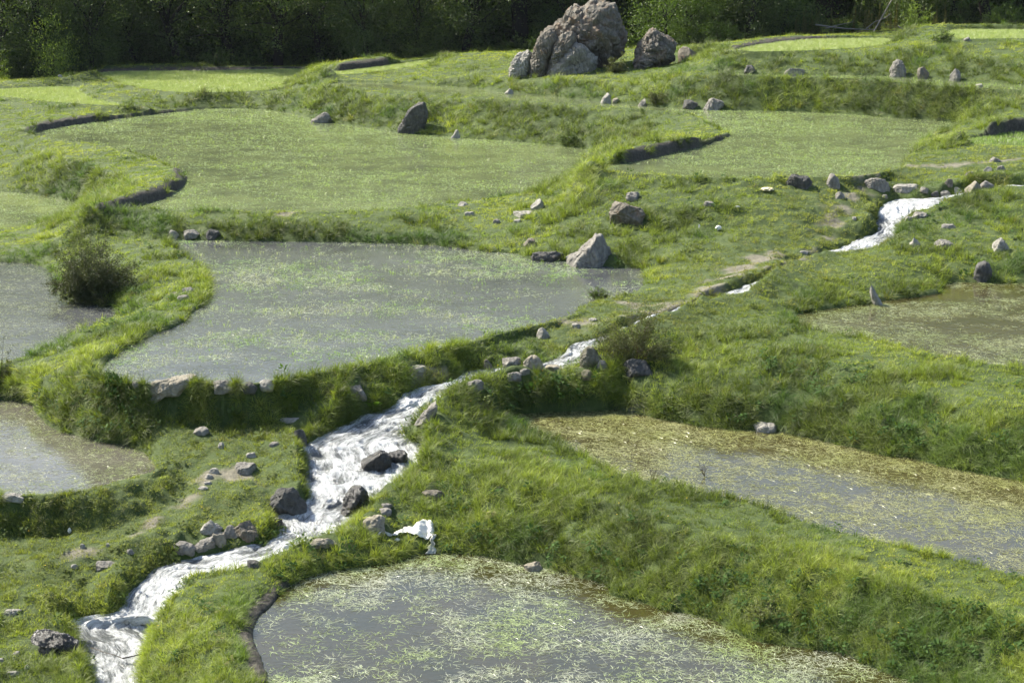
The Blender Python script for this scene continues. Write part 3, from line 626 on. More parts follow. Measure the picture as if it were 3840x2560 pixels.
# ------------------------------------------------------------------ rice
def rice():
    fl = [tuft_mesh('floating_leaf_patch', 15, .12, .34, .27, .012, 0, 3, 40+s_, True, M['float']) for s_ in range(4)]
    fs = [tuft_mesh('small_leaf_patch', 7, .05, .13, .22, .012, 0, 2, 50+s_, True, M['float']) for s_ in range(3)]
    up = [tuft_mesh('rice_seedling', 9, .06, .13, .10, .009, .7, 2, 60+s_, mat_=M['rice']) for s_ in range(3)]
    upd = [tuft_mesh('dense_rice', 30, .06, .13, .26, .014, .6, 2, 70+s_, mat_=M['rice']) for s_ in range(3)]
    pr = fl+fs+up+upd       # 0-3, 4-6, 7-9, 10-12
    def pond(k, kinds, dens, colA, colB, label, sc=(1, 1), clump=.5, thr=(.3, .6), ang=None, near=0, nsc=2.0):
        W = POLY[k]; W = W[(W[:, 1] > 0)]
        x0, y0 = W.min(0); x1, y1 = W.max(0); x0 = max(x0, -.33*y1); x1 = min(x1, .33*y1); y0 = max(y0, 40)
        n = int((x1-x0)*(y1-y0)*dens)
        x = rng.uniform(x0, x1, n); y = rng.uniform(y0, y1, n)
        ok = (samp(WLEV, x, y) == LV[k]) & (samp(SDALL, x, y) < -.02-near) & (np.abs(x/y) < UMAX); x = x[ok]; y = y[ok]
        f = fbm(x*.55, y*1.0, nsc, 200+sum(map(ord, k)), 3); pk = (1-clump)+clump*sstep(f, *thr)
        ok = rng.random(len(x)) < pk
        if k == 'p9': ok &= (x/y > (1540-1176)/FPX) | (rng.random(len(x)) < .12)
        x = x[ok]; y = y[ok]; m = len(x)
        z = np.full(m, LV[k]+.004)
        rz = rng.uniform(0, 6.28, m) if ang is None else rng.normal(ang, .9, m)
        s0 = rng.uniform(*sc, m)*np.clip(y/60, .85, 1.8)**.5
        t = np.clip(fbm(x, y, 1.5, 300, 2)*1.3-.15+rng.normal(0, .2, m), 0, 1)[:, None]
        scatter('rice_plants', np.stack([x, y, z], 1), np.stack([0*rz, 0*rz, rz], 1), np.stack([s0, s0, s0], 1), rng.choice(kinds, m), np.array(colA)*(1-t)+np.array(colB)*t, pr, label, 'rice')
        print(k, m)
    pond('p1', [0, 1, 2, 3], 15, (.44, .46, .36), (.28, .36, .12), 'pale flattened rice leaves floating on the lowest paddy', clump=.75, thr=(.34, .56), nsc=1.6)
    pond('p2', [0, 1, 2, 3], 19, (.34, .34, .17), (.27, .29, .09), 'thick mat of flattened rice leaves on the long right paddy', clump=.6, thr=(.25, .55))
    pond('p3', [0, 1, 2, 3, 4], 11, (.34, .36, .20), (.24, .29, .10), 'drifts of flattened rice leaves on the paddy below the mound', clump=.9, thr=(.38, .6), nsc=3)
    pond('p4', [0, 1, 4, 5, 6], 16, (.32, .33, .22), (.22, .27, .09), 'scattered rice leaves on the paddy at the lower left edge', clump=.7, thr=(.3, .6))
    pond('p5', [4, 5, 6], 18, (.30, .32, .20), (.24, .28, .10), 'sparse small rice leaves on the paddy beside the round bush', clump=.6)
    pond('p6', [0, 4, 5, 6, 4, 5, 7, 8, 9, 9], 20, (.38, .40, .28), (.19, .32, .06), 'young rice seedlings and leaves dotting the large central paddy', (.9, 1.4), clump=.85, thr=(.42, .66), nsc=2.5)
    pond('p7', [4, 5, 6, 4, 5, 6, 8], 13, (.30, .35, .18), (.24, .34, .10), 'young rice on the small paddy below the left slope', clump=.5)
    pond('p8', [4, 5, 6, 4, 5, 6, 8], 10, (.26, .33, .13), (.26, .36, .09), 'dense young rice growing over the wide paddy with the curved wall', (1.0, 1.5), clump=.7, thr=(.36, .62), nsc=4)
    pond('p9', [4, 5, 6, 4, 5, 6, 8], 9, (.26, .33, .13), (.26, .36, .09), 'dense young rice on the paddy behind the middle bank', (1.0, 1.5), clump=.7, thr=(.36, .62), nsc=4)
    pond('p10', [7, 8, 9, 10], 14, (.16, .24, .05), (.2, .3, .06), 'young rice on the small paddy at the right edge', (1.0, 1.3), clump=.4)
    pond('p12', [7, 8, 9], 5, (.16, .24, .05), (.2, .3, .06), 'few rice seedlings along the thin far paddy', (1.0, 1.3), clump=.6)
    for k, lb in (('p13', 'bright green rice covering the field before the dark wood'), ('p14', 'bright green rice covering the small upper left field'), ('p15', 'bright green rice in the narrow crescent field'), ('p16', 'bright green rice in the field right of the outcrop'), ('p17', 'bright green rice in the highest field at the right')):
        pond(k, [10, 11, 12], 19, (.27, .34, .12), (.33, .385, .15), lb, (1.1, 1.5), clump=.15)
# ------------------------------------------------------------------ rocks
STY = {
 'boulder': [(0,0),(.03,.4),(.14,.74),(.36,.97),(.6,1),(.82,.84),(.96,.5),(1,0)],
 'round':   [(0,.12),(.02,.5),(.16,.85),(.42,1),(.7,.95),(.93,.7),(1,.3),(.97,0)],
 'cone':    [(0,0),(.08,.22),(.3,.5),(.48,.82),(.6,1),(.72,.97),(.84,.65),(.95,.3),(1,0)],
 'slab':    [(0,0),(.02,.55),(.15,.85),(.45,.95),(.8,1),(.97,.7),(1,0)],
 'lean':    [(0,0),(.1,.4),(.2,.8),(.35,1),(.6,.97),(.8,.7),(.93,.3),(1,0)],
 'block':   [(0,0),(.02,.7),(.08,.97),(.35,1),(.62,.92),(.85,.6),(1,.25),(1,0)],
}
def cut(P, r, n, lo, hi):
    for _ in range(n):
        v = np.array([r.gauss(0, 1), r.gauss(0, 1), r.gauss(0, .8)]); v /= np.linalg.norm(v)
        dts = P@v; mx = dts.max()*r.uniform(lo, hi); ov = np.clip(dts-mx, 0, None)
        P = P-ov[:, None]*v*.92
    return P
_ico = {}
def ico(n):
    if n not in _ico:
        bm = bmesh.new(); bmesh.ops.create_icosphere(bm, subdivisions=n, radius=1)
        _ico[n] = (np.array([v.co[:] for v in bm.verts]), [[v.index for v in f.verts] for f in bm.faces]); bm.free()
    return _ico[n]
def rock_mesh(outline, depth, seed, sub=4, rough=.07, cuts=12, ridg=0, p=2.5, smooth=False, strat=None, lo=.66):
    """outline: (x, z) metres round the rock as seen from the front; depth: half thickness"""
    r = random.Random(seed); D, F = ico(sub)
    O = np.array(outline); cx, cz = (O.min(0)+O.max(0))/2; O = O-(cx, cz)
    ang = np.arctan2(O[:, 1], O[:, 0]); od = np.argsort(ang); ang = ang[od]; O = O[od]
    th = np.linspace(-math.pi, math.pi, 181); Rr = np.zeros(181)
    n = len(O)
    for k, t in enumerate(th):
        d = np.array((math.cos(t), math.sin(t))); best = 1e-3
        for q in range(n):
            a, b = O[q], O[(q+1) % n]; e = b-a; den = d[0]*e[1]-d[1]*e[0]
            if abs(den) < 1e-9: continue
            tt_ = (a[0]*e[1]-a[1]*e[0])/den; uu = (a[0]*d[1]-a[1]*d[0])/den
            if tt_ > 0 and -1e-6 <= uu <= 1+1e-6: best = max(best, tt_)
        Rr[k] = best
    sx = np.sqrt(D[:, 0]**2+D[:, 2]**2)+1e-6; Rt = np.interp(np.arctan2(D[:, 2], D[:, 0]), th, Rr)
    rad = ((sx/Rt)**p+(np.abs(D[:, 1])/depth)**p)**(-1/p)
    P = D*rad[:, None]; P = cut(P, r, cuts, lo, .94 if lo < .8 else .97)
    sz = float(np.mean(Rr)); off = Vector((seed*3.7, seed*1.3, 0))
    Q = []
    for co in P:
        v = Vector(co)/sz; q = mnoise.fractal(v*1.3+off, .9, 2.1, 5)
        rr = 0
        if ridg:
            w_ = v*2.4+off; w_.x = w_.x*1.5+w_.z*.6; w_.z *= .55
            rr = -ridg*(1-abs(mnoise.noise(w_)*2.2))**3*.5+ridg*.5*(.5-abs(mnoise.noise(v*5+off)))
        cr_ = 0
        if sub >= 5:
            dd = mnoise.voronoi(v*1.5+off+Vector((q, q*.5, 0))*.3)[0]; e_ = dd[1]-dd[0]; cr_ = -.06*max(0, 1-e_/.12)+.04*(.4-dd[0])
            dd = mnoise.voronoi(v*4+off)[0]; cr_ += -.022*max(0, 1-(dd[1]-dd[0])/.2)+.02*(.4-dd[0])
            if strat:
                tq = v.x*strat[0]+v.y*1.0+v.z*strat[1]+.55*mnoise.noise(v*1.1+off)+.18*q; tq *= 3.1; fr = tq-math.floor(tq); cr_ += strat[2]*(fr-.5)-.5*strat[2]*max(0, 1-fr/.12)
                tq = v.x*strat[0]*2.3-v.z*.8+.5*mnoise.noise(v*2.3+off); tq *= 4; fr = tq-math.floor(tq); cr_ += .18*strat[2]*(fr-.5)
        Q.append(v.normalized()*((q*rough+rr*.5+cr_)*sz))
    P = P+np.array([q[:] for q in Q]); P = P+(cx, 0, cz)
    me = bpy.data.meshes.new('rock'); me.from_pydata([tuple(q) for q in P], [], F); me.update()
    if smooth: me.polygons.foreach_set('use_smooth', np.ones(len(F), bool))
    return me
def mpp(pt):   # metres per survey pixel at a point
    f = Vector((0, math.cos(PITCH), -math.sin(PITCH))); return (Vector(pt)-Vector((0, 0, CAMZ))).dot(f)/FPX
RN = [0]
def rock(x0, y0, x1, y1, m, label, style='boulder', flip=False, name='rock', cat='rock', flat=0, group=None, outline=None, dr=.42, back=.5, base=None, **kw):
    RN[0] += 1; sd_ = RN[0]
    bp = Vector(base) if base else hit((x0+x1)/2, y1)
    k = mpp(bp); w_ = (x1-x0)*k; hm = (y1-y0)*k; dl = math.atan2(CAMZ-bp.z, bp.y); dep = w_*dr
    if flat or hm < .4*w_: dep = min(dep, max(hm*.5/math.sin(dl)*.55, w_*.22)); h_ = max(hm*.45, (hm-1.1*dep*math.sin(dl)))
    else: h_ = max((hm-.6*dep*math.sin(dl))/math.cos(dl), hm*.6)
    O = outline or STY[style]; rr = random.Random(sd_)
    O = [((1-a if flip else a), b) for a, b in O]
    if not outline: O = [(a+rr.uniform(-.03, .03), b+rr.uniform(-.04, .04)*(b > 0)) for a, b in O]
    O = [((a-.5)*w_, b*h_) for a, b in O]
    lo = -.35*h_-.04; O = O+[(O[-1][0]*.93, lo), (O[0][0]*.93, lo)] if not flip else O+[(O[-1][0]*.93, lo), (O[0][0]*.93, lo)]
    big = (x1-x0) > 45
    me = rock_mesh(O, dep, sd_, sub=kw.get('sub', 5 if big else 4), rough=kw.get('rough', .12), cuts=kw.get('cuts', 13), ridg=kw.get('ridg', .06 if big else 0), smooth=kw.get('smooth', False), lo=kw.get('lo', .6))
    ROCKS.append((bp.x, bp.y+dep*back, w_/2, dep))
    o = link(name, me, M[m]); o.location = (bp.x, bp.y+dep*back, bp.z-.10*h_); o.rotation_euler.z = rr.uniform(-.25, .25)
    return tag(o, label, cat, group)
def rocks():
    G = rock
    G(912,225,985,307,'dark','big dark slab boulder standing in the bank behind the wide left pond',outline=[(0,0),(.02,.2),(.14,.45),(.4,.78),(.75,1),(1,.98),(.95,.5),(.85,.05)],dr=.5)
    G(704,254,769,282,'rock','low grey boulder at the left foot of the bank by the wide pond','cone',dr=.3)
    G(1035,293,1058,318,'pale','small pale pointed stone in the water right of the big bank boulder','cone')
    G(1380,207,1406,238,'pale','pale leaning slab standing in the narrow channel below the outcrop','lean')
    G(1406,222,1424,236,'tan','small tan round stone right of the leaning slab in the channel','round')
    G(1464,222,1490,245,'rock','grey pointed stone at the foot of the brownish shrub by the channel','cone')
    G(1612,223,1668,252,'rock','grey hump rock at the far waterline of the right green pond','round')
    G(1568,226,1606,248,'dark','dark low rock left of the hump rock at the far waterline','round')
    G(1796,149,1856,173,'rock','wide low grey rock capped with grass at the end of the thin pond','round')
    G(2041,133,2090,177,'rock','tall grey tilted slab standing at the thin far right pond','lean',outline=[(0,0),(.1,.35),(.22,.85),(.38,1),(.62,.93),(.85,.5),(1,0)],lo=.55)
    G(2179,150,2211,187,'rock','grey tilted stone right of the tall slab at the thin pond','lean',outline=[(0,0),(.15,.45),(.35,.9),(.6,1),(.8,.7),(.95,.3),(1,0)],lo=.55)
    G(2105,150,2135,182,'brown','brown rock face in the bank between the two tilted slabs','slab')
    G(1706,148,1738,166,'dark','small dark rock in the grassy bank left of the wide low rock','boulder')
    G(1157,201,1182,216,'pale','small pale stone at the left end of the channel waterline','cone')
    G(2240,192,2262,201,'pale','small white stone at the waterline near the right edge of the thin pond','slab')
    G(1804,396,1869,431,'dark','dark rounded boulder, leftmost of the row on the near edge of the right green pond','boulder')
    G(1894,396,1935,431,'rock','grey humped boulder, second in the row by the right green pond','lean')
    G(1980,404,2046,434,'rock','wide grey boulder, third in the row by the right green pond','boulder')
    G(2053,419,2119,439,'pale','long flat pale slab right of the boulder row, before the stream stones','slab')
    G(2113,428,2138,443,'rock','small grey stone touching the right end of the flat slab','round')
    G(2137,436,2157,452,'dark','small dark stone in the pile above the upper stream','round')
    G(2156,431,2186,449,'rock','rounded grey stone in the middle of the pile above the upper stream','round')
    G(2167,407,2193,427,'brown','brownish upright stone in the grass behind the stream pile','boulder')
    G(2184,430,2213,448,'pale','narrow tilted pale stone in the pile above the upper stream','lean')
    G(2216,413,2257,443,'tan','tan angular rock, tallest of the pile above the upper stream','boulder')
    G(2248,412,2288,433,'rock','smooth oval grey boulder right of the tan angular rock','round',smooth=True)
    G(2259,381,2282,394,'pale','white stone on the path near the right edge, above the oval boulder','boulder')
    G(2290,380,2312,390,'rock','small grey stone right of the white stone on the path','boulder')
    G(2216,393,2242,404,'rock','flat grey stone half sunk in the path left of the white stone','slab')
    G(2270,357,2300,372,'rock','grey stone in the bank grass at the right edge below the mud wall','boulder')
    G(1400,450,1487,512,'brown','large brown boulder with rusty left side alone on the meadow',outline=[(0,0),(.02,.4),(.05,.92),(.22,1),(.5,.98),(.75,.8),(.95,.4),(1,0)])
    G(1432,438,1478,460,'rock','grey rock just behind the large brown boulder','round')
    G(1296,532,1420,611,'rock','large pyramid shaped grey boulder at the right end of the central pond',outline=[(0,.08),(.02,.3),(.3,.58),(.5,.85),(.58,1),(.7,.98),(.8,.75),(.9,.4),(.98,.05)],dr=.4,cuts=9)
    G(1217,452,1252,482,'pale','pale upright stone on the near bank of the wide green pond','lean',flip=True)
    G(1169,482,1235,497,'pale','long flat pale slab in front of the pale upright stone','slab')
    G(1132,501,1149,513,'rock','small round grey stone left below the long flat slab','round')
    G(1179,502,1200,512,'pale','small white flat stone below the long flat slab','slab')
    G(1051,460,1081,473,'pale','white stone on the path edge of the wide green pond','boulder')
    G(1066,485,1092,496,'pale','low white stone in the grass below the white path stone','slab')
    G(1199,534,1232,568,'brown','rusty brown rock in the grassy bank above the central pond','cone')
    G(1206,572,1296,600,'dark','dark mud rock ledge under the turf at the far shore of the central pond','slab',dr=.25,name='rock_ledge')
    G(1199,809,1249,846,'tan','smooth tan boulder perched on stones at the mid stream','round',smooth=True,cuts=4)
    G(1231,749,1264,778,'pale','pale wedge stone on the central pond bank above the perched boulder','lean')
    G(1147,848,1200,869,'rock','flat grey stone left below the perched boulder','slab')
    G(1064,870,1116,894,'rock','grey rock on the near side of the small pool left of the perched boulder','boulder')
    G(1106,823,1138,851,'brown','dark upright stone in the undercut bank by the small pool','block')
    G(1147,818,1199,839,'rock','long dark grey stone in the bank behind the perched boulder','slab')
    G(1192,843,1222,858,'rock','small grey stone directly under the perched boulder','round')
    G(1247,834,1292,851,'tan','flat tan stone between the perched boulder and the white fall','slab')
    G(1331,788,1386,842,'mossy','mossy rock beside the small white fall left of the twiggy bush','block')
    G(1372,820,1396,844,'rock','grey stone between the mossy rock and the twiggy bush','round')
    G(1328,850,1363,868,'brown','thin brown slab lying below the mossy rock','slab')
    G(1425,818,1508,861,'dark','boulder under the twiggy bush, coloured dark for the shade there','round')  # dark stone colour stands in for the deep shade below the bush
    G(321,866,450,918,'tan','long pale sandstone block on the near dam of the central pond',outline=[(0,.25),(.02,.55),(.2,.72),(.5,.85),(.85,1),(1,.95),(.97,.6),(.85,.35),(.75,0),(.4,.02),(.15,.1)],dr=.25,cuts=4)
    G(482,880,538,905,'rock','grey angular stone in the dam, second right of the sandstone block','block')
    G(548,883,595,906,'dark','dark grey stone in the dam, third right of the sandstone block','boulder')
    G(591,877,632,899,'pale','pale grey stone in the dam, rightmost of its row','boulder')
    G(300,878,322,892,'rock','small grey stone touching the left end of the sandstone block','boulder')
    G(636,956,700,971,'pale','flat pale rock on the stream bank above the white rapids','slab')
    G(675,974,707,1020,'dark','dark rock face on the left stream bank below the flat pale rock','block')
    G(437,979,481,997,'rock','low grey stone in the meadow below the central pond dam','slab')
    G(500,1014,518,1028,'pale','small white stone alone in the meadow left of the rapids','round')
    G(615,1013,642,1024,'rock','small grey stone in the grass just left of the rapids','slab')
    G(564,1038,590,1051,'pale','pale stone above the large flat grey stone in the meadow','slab')
    G(516,1056,601,1084,'rock','large flat grey stone in the meadow beside the dirt path','slab')
    G(480,1073,505,1087,'pale','small pale stone left of the large flat grey stone','boulder')
    G(470,1087,490,1099,'pale','small pale stone on the dirt path near the lower left pond','boulder')
    G(466,1104,489,1113,'pale','thin flat stone on the dirt path below the small pale stone','slab')
    G(450,1114,478,1124,'pale','flat white stone embedded lowest in the dirt path','slab')
    G(613,1108,706,1184,'dark','big dark boulder on the left bank of the rapids with a pale left edge','boulder',flip=True)
    G(455,1186,512,1224,'pale','pale rounded rock, upper left of the rock group by the stream','boulder')
    G(534,1189,596,1234,'brown','brownish rock, rightmost of the rock group by the stream','boulder',flip=True)
    G(514,1200,552,1234,'rock','grey rock in the middle of the rock group by the stream','round')
    G(482,1211,526,1248,'tan','tan angular rock at the centre front of the rock group','lean')
    G(440,1231,498,1266,'rock','flat topped grey rock at the front of the rock group','slab')
    G(390,1240,448,1267,'rock','smooth grey rock, leftmost of the rock group by the stream','round',smooth=True)
    G(618,1184,658,1212,'wet','dark wet stone at the water just below the big dark boulder','boulder')
    G(208,1283,270,1307,'rock','long low grey rock in the meadow left of the stream bend','round')
    G(289,1258,310,1270,'rock','small grey stone between the rock group and the long low rock','boulder')
    G(158,1293,179,1304,'pale','small pale stone left of the long low rock','boulder')
    G(180,1246,197,1259,'pale','white pebble in the meadow below the lower left pond dam','round')
    G(243,1244,253,1256,'pale','tiny white pebble in the meadow right of the white pebble','round')
    G(0,1394,52,1412,'pale','flat pale rock at the left frame edge in the lower meadow','slab')
    G(67,1434,190,1496,'wet','long dark wet rock at the head of the lowest stream pool',outline=[(0,.5),(.08,.95),(.35,.92),(.7,.7),(.95,.42),(1,.12),(.8,0),(.2,.3)],dr=.2,cuts=6)
    G(10,1536,55,1551,'pale','pale flat stone at the lower left corner, largest of the corner stones','slab')
    G(27,1494,46,1504,'pale','small pale stone above the largest corner stone','slab')
    G(54,1523,72,1535,'pale','small round pale stone right of the largest corner stone','round')
    G(-8,1502,9,1521,'pale','pale stone cut by the left frame edge near the corner','round')
    G(0,1129,59,1147,'pale','flat pale rock on the dam at the left frame edge','slab')
    G(820,1027,905,1079,'wet','large black wet boulder in the middle of the rapids','boulder',base=at(862,1077,1.2))
    G(888,1030,940,1064,'wet','wet ledge stone right of the large black boulder in the rapids','slab',base=at(912,1062,1.25))
    G(773,1112,853,1171,'wet','second black wet boulder lower in the rapids','lean',flip=True,base=at(815,1169,.75))
    G(860,1074,893,1088,'wet','small black stone below the large black boulder','slab',base=at(876,1087,1.1))
    G(959,1023,985,1035,'tan','flat tan stone on the right bank beside the rapids','slab')
    G(960,1016,980,1024,'dark','small dark stone on top of the flat tan stone','slab')
    G(828,1178,898,1222,'tan','smooth tan boulder on the right bank near the white plastic','round',smooth=True)
    G(876,1150,903,1168,'rock','grey stone above the smooth tan boulder, upper of two','slab')
    G(866,1165,900,1181,'rock','grey stone above the smooth tan boulder, lower of two','slab')
    G(697,1229,774,1256,'tan','flat tan rock at the stream edge left of the smooth tan boulder','slab')
    G(563,1284,602,1301,'dark','dark stone in the grass at the near stream bend','block')
    G(945,905,1020,976,'rock','inclined wet slab beside the waterfall at the top of the rapids',outline=[(0,0),(.15,.2),(.45,.6),(.8,.95),(1,1),(.85,.6),(.6,.25),(.3,.02)],dr=.3,base=at(985,972,2.0))
    G(965,1120,1021,1142,'brown','brown earthy rock on the right bank below the rapids ledge','slab')
    G(1179,1280,1265,1309,'tan','flat tan stone at the far shore of the lowest pond','slab')
    G(1729,966,1791,992,'pale','pale stone under the overhanging bank at the far shore of the long right pond','slab',flip=True)
    G(1993,634,2030,700,'pale','narrow pale slab leaning down the bank into the right edge pond',outline=[(.5,0),(.35,.1),(.12,.5),(0,.95),(.15,1),(.35,.7),(.75,.3),(1,.08),(.9,0)],dr=.35)
    G(2083,541,2116,567,'pale','white wedge rock on the meadow right of the upper rapids','cone')
    G(2139,546,2200,569,'rock','ribbed grey rock right of the white wedge rock','boulder')
    G(2273,544,2321,574,'pale','pale arched rock in the meadow at the right edge','lean')
    G(2236,596,2280,646,'dark','dark rock in the shaded bank at the right edge pond','boulder')
    G(2086,483,2138,499,'rock','low grey rock at the right side of the upper rapids','round')
    G(2077,495,2096,507,'rock','small grey stone left of the low rock at the upper rapids','round')
    G(2156,512,2198,524,'rock','long flat grey stone in the meadow right of the upper rapids','slab')
    G(1918,438,1942,455,'rock','grey stone on the meadow below the third boulder of the row','boulder')
    G(1956,495,1970,505,'pale','small pale stone on the meadow left of the upper rapids','boulder')
    G(2025,446,2041,455,'rock','small grey stone on the meadow just above the upper rapids','boulder')
    G(1615,460,1641,474,'rock','small grey stone on the meadow between boulder row and brown boulder','boulder')
    G(140,163,160,174,'pale','white rock on the grassy edge before the upper left wood','cone')
    G(131,170,143,178,'pale','smaller white rock left of the white rock before the wood','round')
    G(384,520,412,548,'pale','upright pale stone, leftmost in the far bank of the central pond','lean')
    G(412,524,462,546,'rock','grey stone in the far bank of the central pond, middle of three','slab')
    G(462,526,508,547,'dark','darker grey stone, rightmost of three in the far bank of the central pond','boulder')
    G(405,676,436,692,'rock','grey mud crusted stone on the left dam of the central pond','slab')
    G(415,658,445,672,'rock','smaller mud crusted stone further up the left dam','slab')
    G(1311,741,1337,752,'pale','pale flat stone on the worn path left of the twiggy bush','slab')
    G(1350,729,1373,738,'pale','pale flat stone on the worn path just above the twiggy bush','slab')
    G(935,836,980,851,'pale','pale flat stone on the dam path above the stream','slab')
    G(797,884,846,912,'rock','squared grey stone in the shaded bank left of the broad leaved plant','block')
    G(186,463,204,473,'pale','white stone where the left slope meets the mud wall','boulder')
    G(1835,574,1862,584,'pale','thin pale stone on the worn slope left of the upper rapids','slab')
    G(2190,66,2240,96,'rock','grey stone on the rim of the highest rice field','slab',base=None) if False else None
    G(2212,85,2234,95,'rock','grey stone on the near rim of the highest rice field','boulder')
    # the outcrop
    def xc_w(px, y): d = ray(px, 150); return d[0]*y/d[1]
    def crag(pts, m, label, base, depth, back, sub=6, ridg=.2, rough=.1, cuts=22, seed=1, name='outcrop_rock'):
        V_ = [(1139.2+.2083*a, .2083*b) for a, b in pts]; k = mpp(base)
        bx, by = (base[0]/mpp(base)), 0
        ys_ = max(v[1] for v in V_); xc = sum(v[0] for v in V_)/len(V_)
        kk = mpp((0, base[1]+back, base[2]))
        O = [((v[0]-xc)*kk, (ys_-v[1])*kk*.995) for v in V_]
        z0 = CAMZ+ray(xc, ys_)[2]/ray(xc, ys_)[1]*(base[1]+back)
        O = [(a, b if b > .35 else -.9) for a, b in O]
        me = rock_mesh(O, depth, seed, sub=sub, rough=rough, cuts=cuts, ridg=ridg, p=2.2, strat=(.9, .8, .085), lo=.82); ROCKS.append((xc_w(xc, base[1]+back), base[1]+back, (max(v[0] for v in V_)-min(v[0] for v in V_))*kk/2*.8, depth*.7))
        o = link(name, me, M[m]); dd = ray(xc, ys_); t = (base[1]+back)/dd[1]; o.location = (dd[0]*t, base[1]+back, z0)
        return tag(o, label, 'rock')
    b0 = hit(1320, 172); b = (b0.x, b0.y, b0.z)
    crag([(370,805),(385,650),(430,500),(480,400),(560,315),(600,290),(680,215),(760,130),(870,65),(960,75),(1040,10),(1180,8),(1300,50),(1370,110),(1450,170),(1510,240),(1535,330),(1500,450),(1400,600),(1250,700),(1050,760),(900,800)], 'crag', 'huge fractured grey outcrop rising before the dark wood', b, 3.6, 4.6, sub=6, ridg=.22, rough=.08, cuts=34, seed=201)
    crag([(365,808),(378,650),(425,500),(475,400),(560,318),(640,310),(690,400),(650,520),(590,640),(540,770)], 'crag', 'broken left flank of the outcrop falling steeply to the grass', b, 1.1, 1.9, sub=6, rough=.1, seed=202)
    crag([(520,765),(600,640),(640,500),(730,380),(830,320),(900,380),(880,520),(800,660),(660,770)], 'crag', 'pale rib of rock standing against the left part of the outcrop', b, .8, 1.3, sub=5, rough=.2, seed=203)
    crag([(598,818),(605,740),(640,650),(720,570),(800,480),(880,450),(1000,520),(1140,620),(1110,710),(980,790),(930,822)], 'rock', 'triangular dark front slab of the outcrop with rusty edge', b, .9, 1.0, sub=5, ridg=.12, seed=204)
    crag([(125,775),(150,700),(200,620),(290,555),(350,530),(400,560),(395,660),(370,740)], 'pale', 'low pale rock leaning at the left foot of the outcrop', b, .9, 2.5, sub=5, seed=206)
    crag([(1440,795),(1500,650),(1520,530),(1600,420),(1680,350),(1770,306),(1850,335),(1890,400),(1985,490),(1965,600),(1975,690),(1850,730)], 'crag', 'separate cone shaped grey rock right of the outcrop dome', b, 1.9, 2.4, sub=6, ridg=.2, rough=.12, seed=207)
    crag([(2008,690),(2010,560),(2050,520),(2120,515),(2200,590),(2285,715)], 'brown', 'rusty brown block behind the cone shaped rock', b, .9, 3.5, sub=4, ridg=.1, seed=208)
# ------------------------------------------------------------------ plants
class MB:
    def __init__(s): s.V = []; s.F = []; s.bv = []
    def tube(s, P, r0, r1, n=6, val=.5):
        P = [Vector(p) for p in P]; i0 = len(s.V)
        for k, p in enumerate(P):
            t = (P[min(k+1, len(P)-1)]-P[max(k-1, 0)]).normalized(); a = t.orthogonal().normalized(); b = t.cross(a)
            if k == 0: a0 = a
            else: a = (a0-t*a0.dot(t)).normalized(); b = t.cross(a); a0 = a
            r = r0+(r1-r0)*k/(len(P)-1)
            for q in range(n):
                an = 2*math.pi*q/n; s.V.append(tuple(p+a*math.cos(an)*r+b*math.sin(an)*r)); s.bv.append(val)
        for k in range(len(P)-1):
            for q in range(n):
                u = i0+k*n+q; v = i0+k*n+(q+1) % n; s.F.append((u, v, v+n, u+n))
        s.F.append(tuple(i0+(len(P)-1)*n+q for q in range(n)))
    def leaf(s, p, d, L, w, val, up=None):
        d = d.normalized(); sd_ = d.cross(up or Vector((random.gauss(0, 1), random.gauss(0, 1), random.gauss(0, 1)))).normalized()*w/2
        i = len(s.V); s.V += [tuple(p), tuple(p+d*L*.45+sd_), tuple(p+d*L), tuple(p+d*L*.45-sd_)]; s.bv += [val]*4; s.F.append((i, i+1, i+2, i+3))
    def mesh(s, name, smooth=False):
        me = bpy.data.meshes.new(name); me.from_pydata(s.V, [], s.F); me.update(); fattr(me, 'bv', s.bv)
        if smooth: me.polygons.foreach_set('use_smooth', np.ones(len(s.F), bool))
        return me
def rv(r, s=1): return Vector((r.gauss(0, s), r.gauss(0, s), r.gauss(0, s)))
def curve_pts(p, d, L, n, r, wob=.15, grav=0.0):
    P = [Vector(p)]; d = Vector(d).normalized()
    for k in range(n):
        d = (d+rv(r, wob)+Vector((0, 0, -grav))).normalized(); P.append(P[-1]+d*L/n)
    return P
M['wood_leaf'] = m_leaf('dark_tree_leaves', (.070, .105, .030), .32, .5, .35, None)
M['wood_leaf2'] = m_leaf('mid_tree_leaves', (.085, .125, .030), .32, .5, .35, None)
M['bright_leaf'] = m_leaf('fresh_green_leaves', (.15, .21, .04), .4, .5, .3, None)
M['bush_leaf'] = m_leaf('olive_bush_leaves', (.085, .098, .032), .25, .55, .25, None)
M['round_leaf'] = m_leaf('dusky_bush_leaves', (.060, .072, .028), .22, .55, .25, None)
M['pale_leaf'] = m_leaf('feathery_yellow_green_leaves', (.17, .20, .07), .35, .5, .3, None)
M['film'] = m_plain('greyish_wet_film', (.40, .40, .36), .35, .5, 5, .2)
M['spike'] = m_leaf('dry_olive_spikes', (.13, .13, .05), .3, .6, .2, None)
M['broad'] = m_leaf('broad_glossy_leaves', (.12, .22, .03), .35, .3, .5, None)
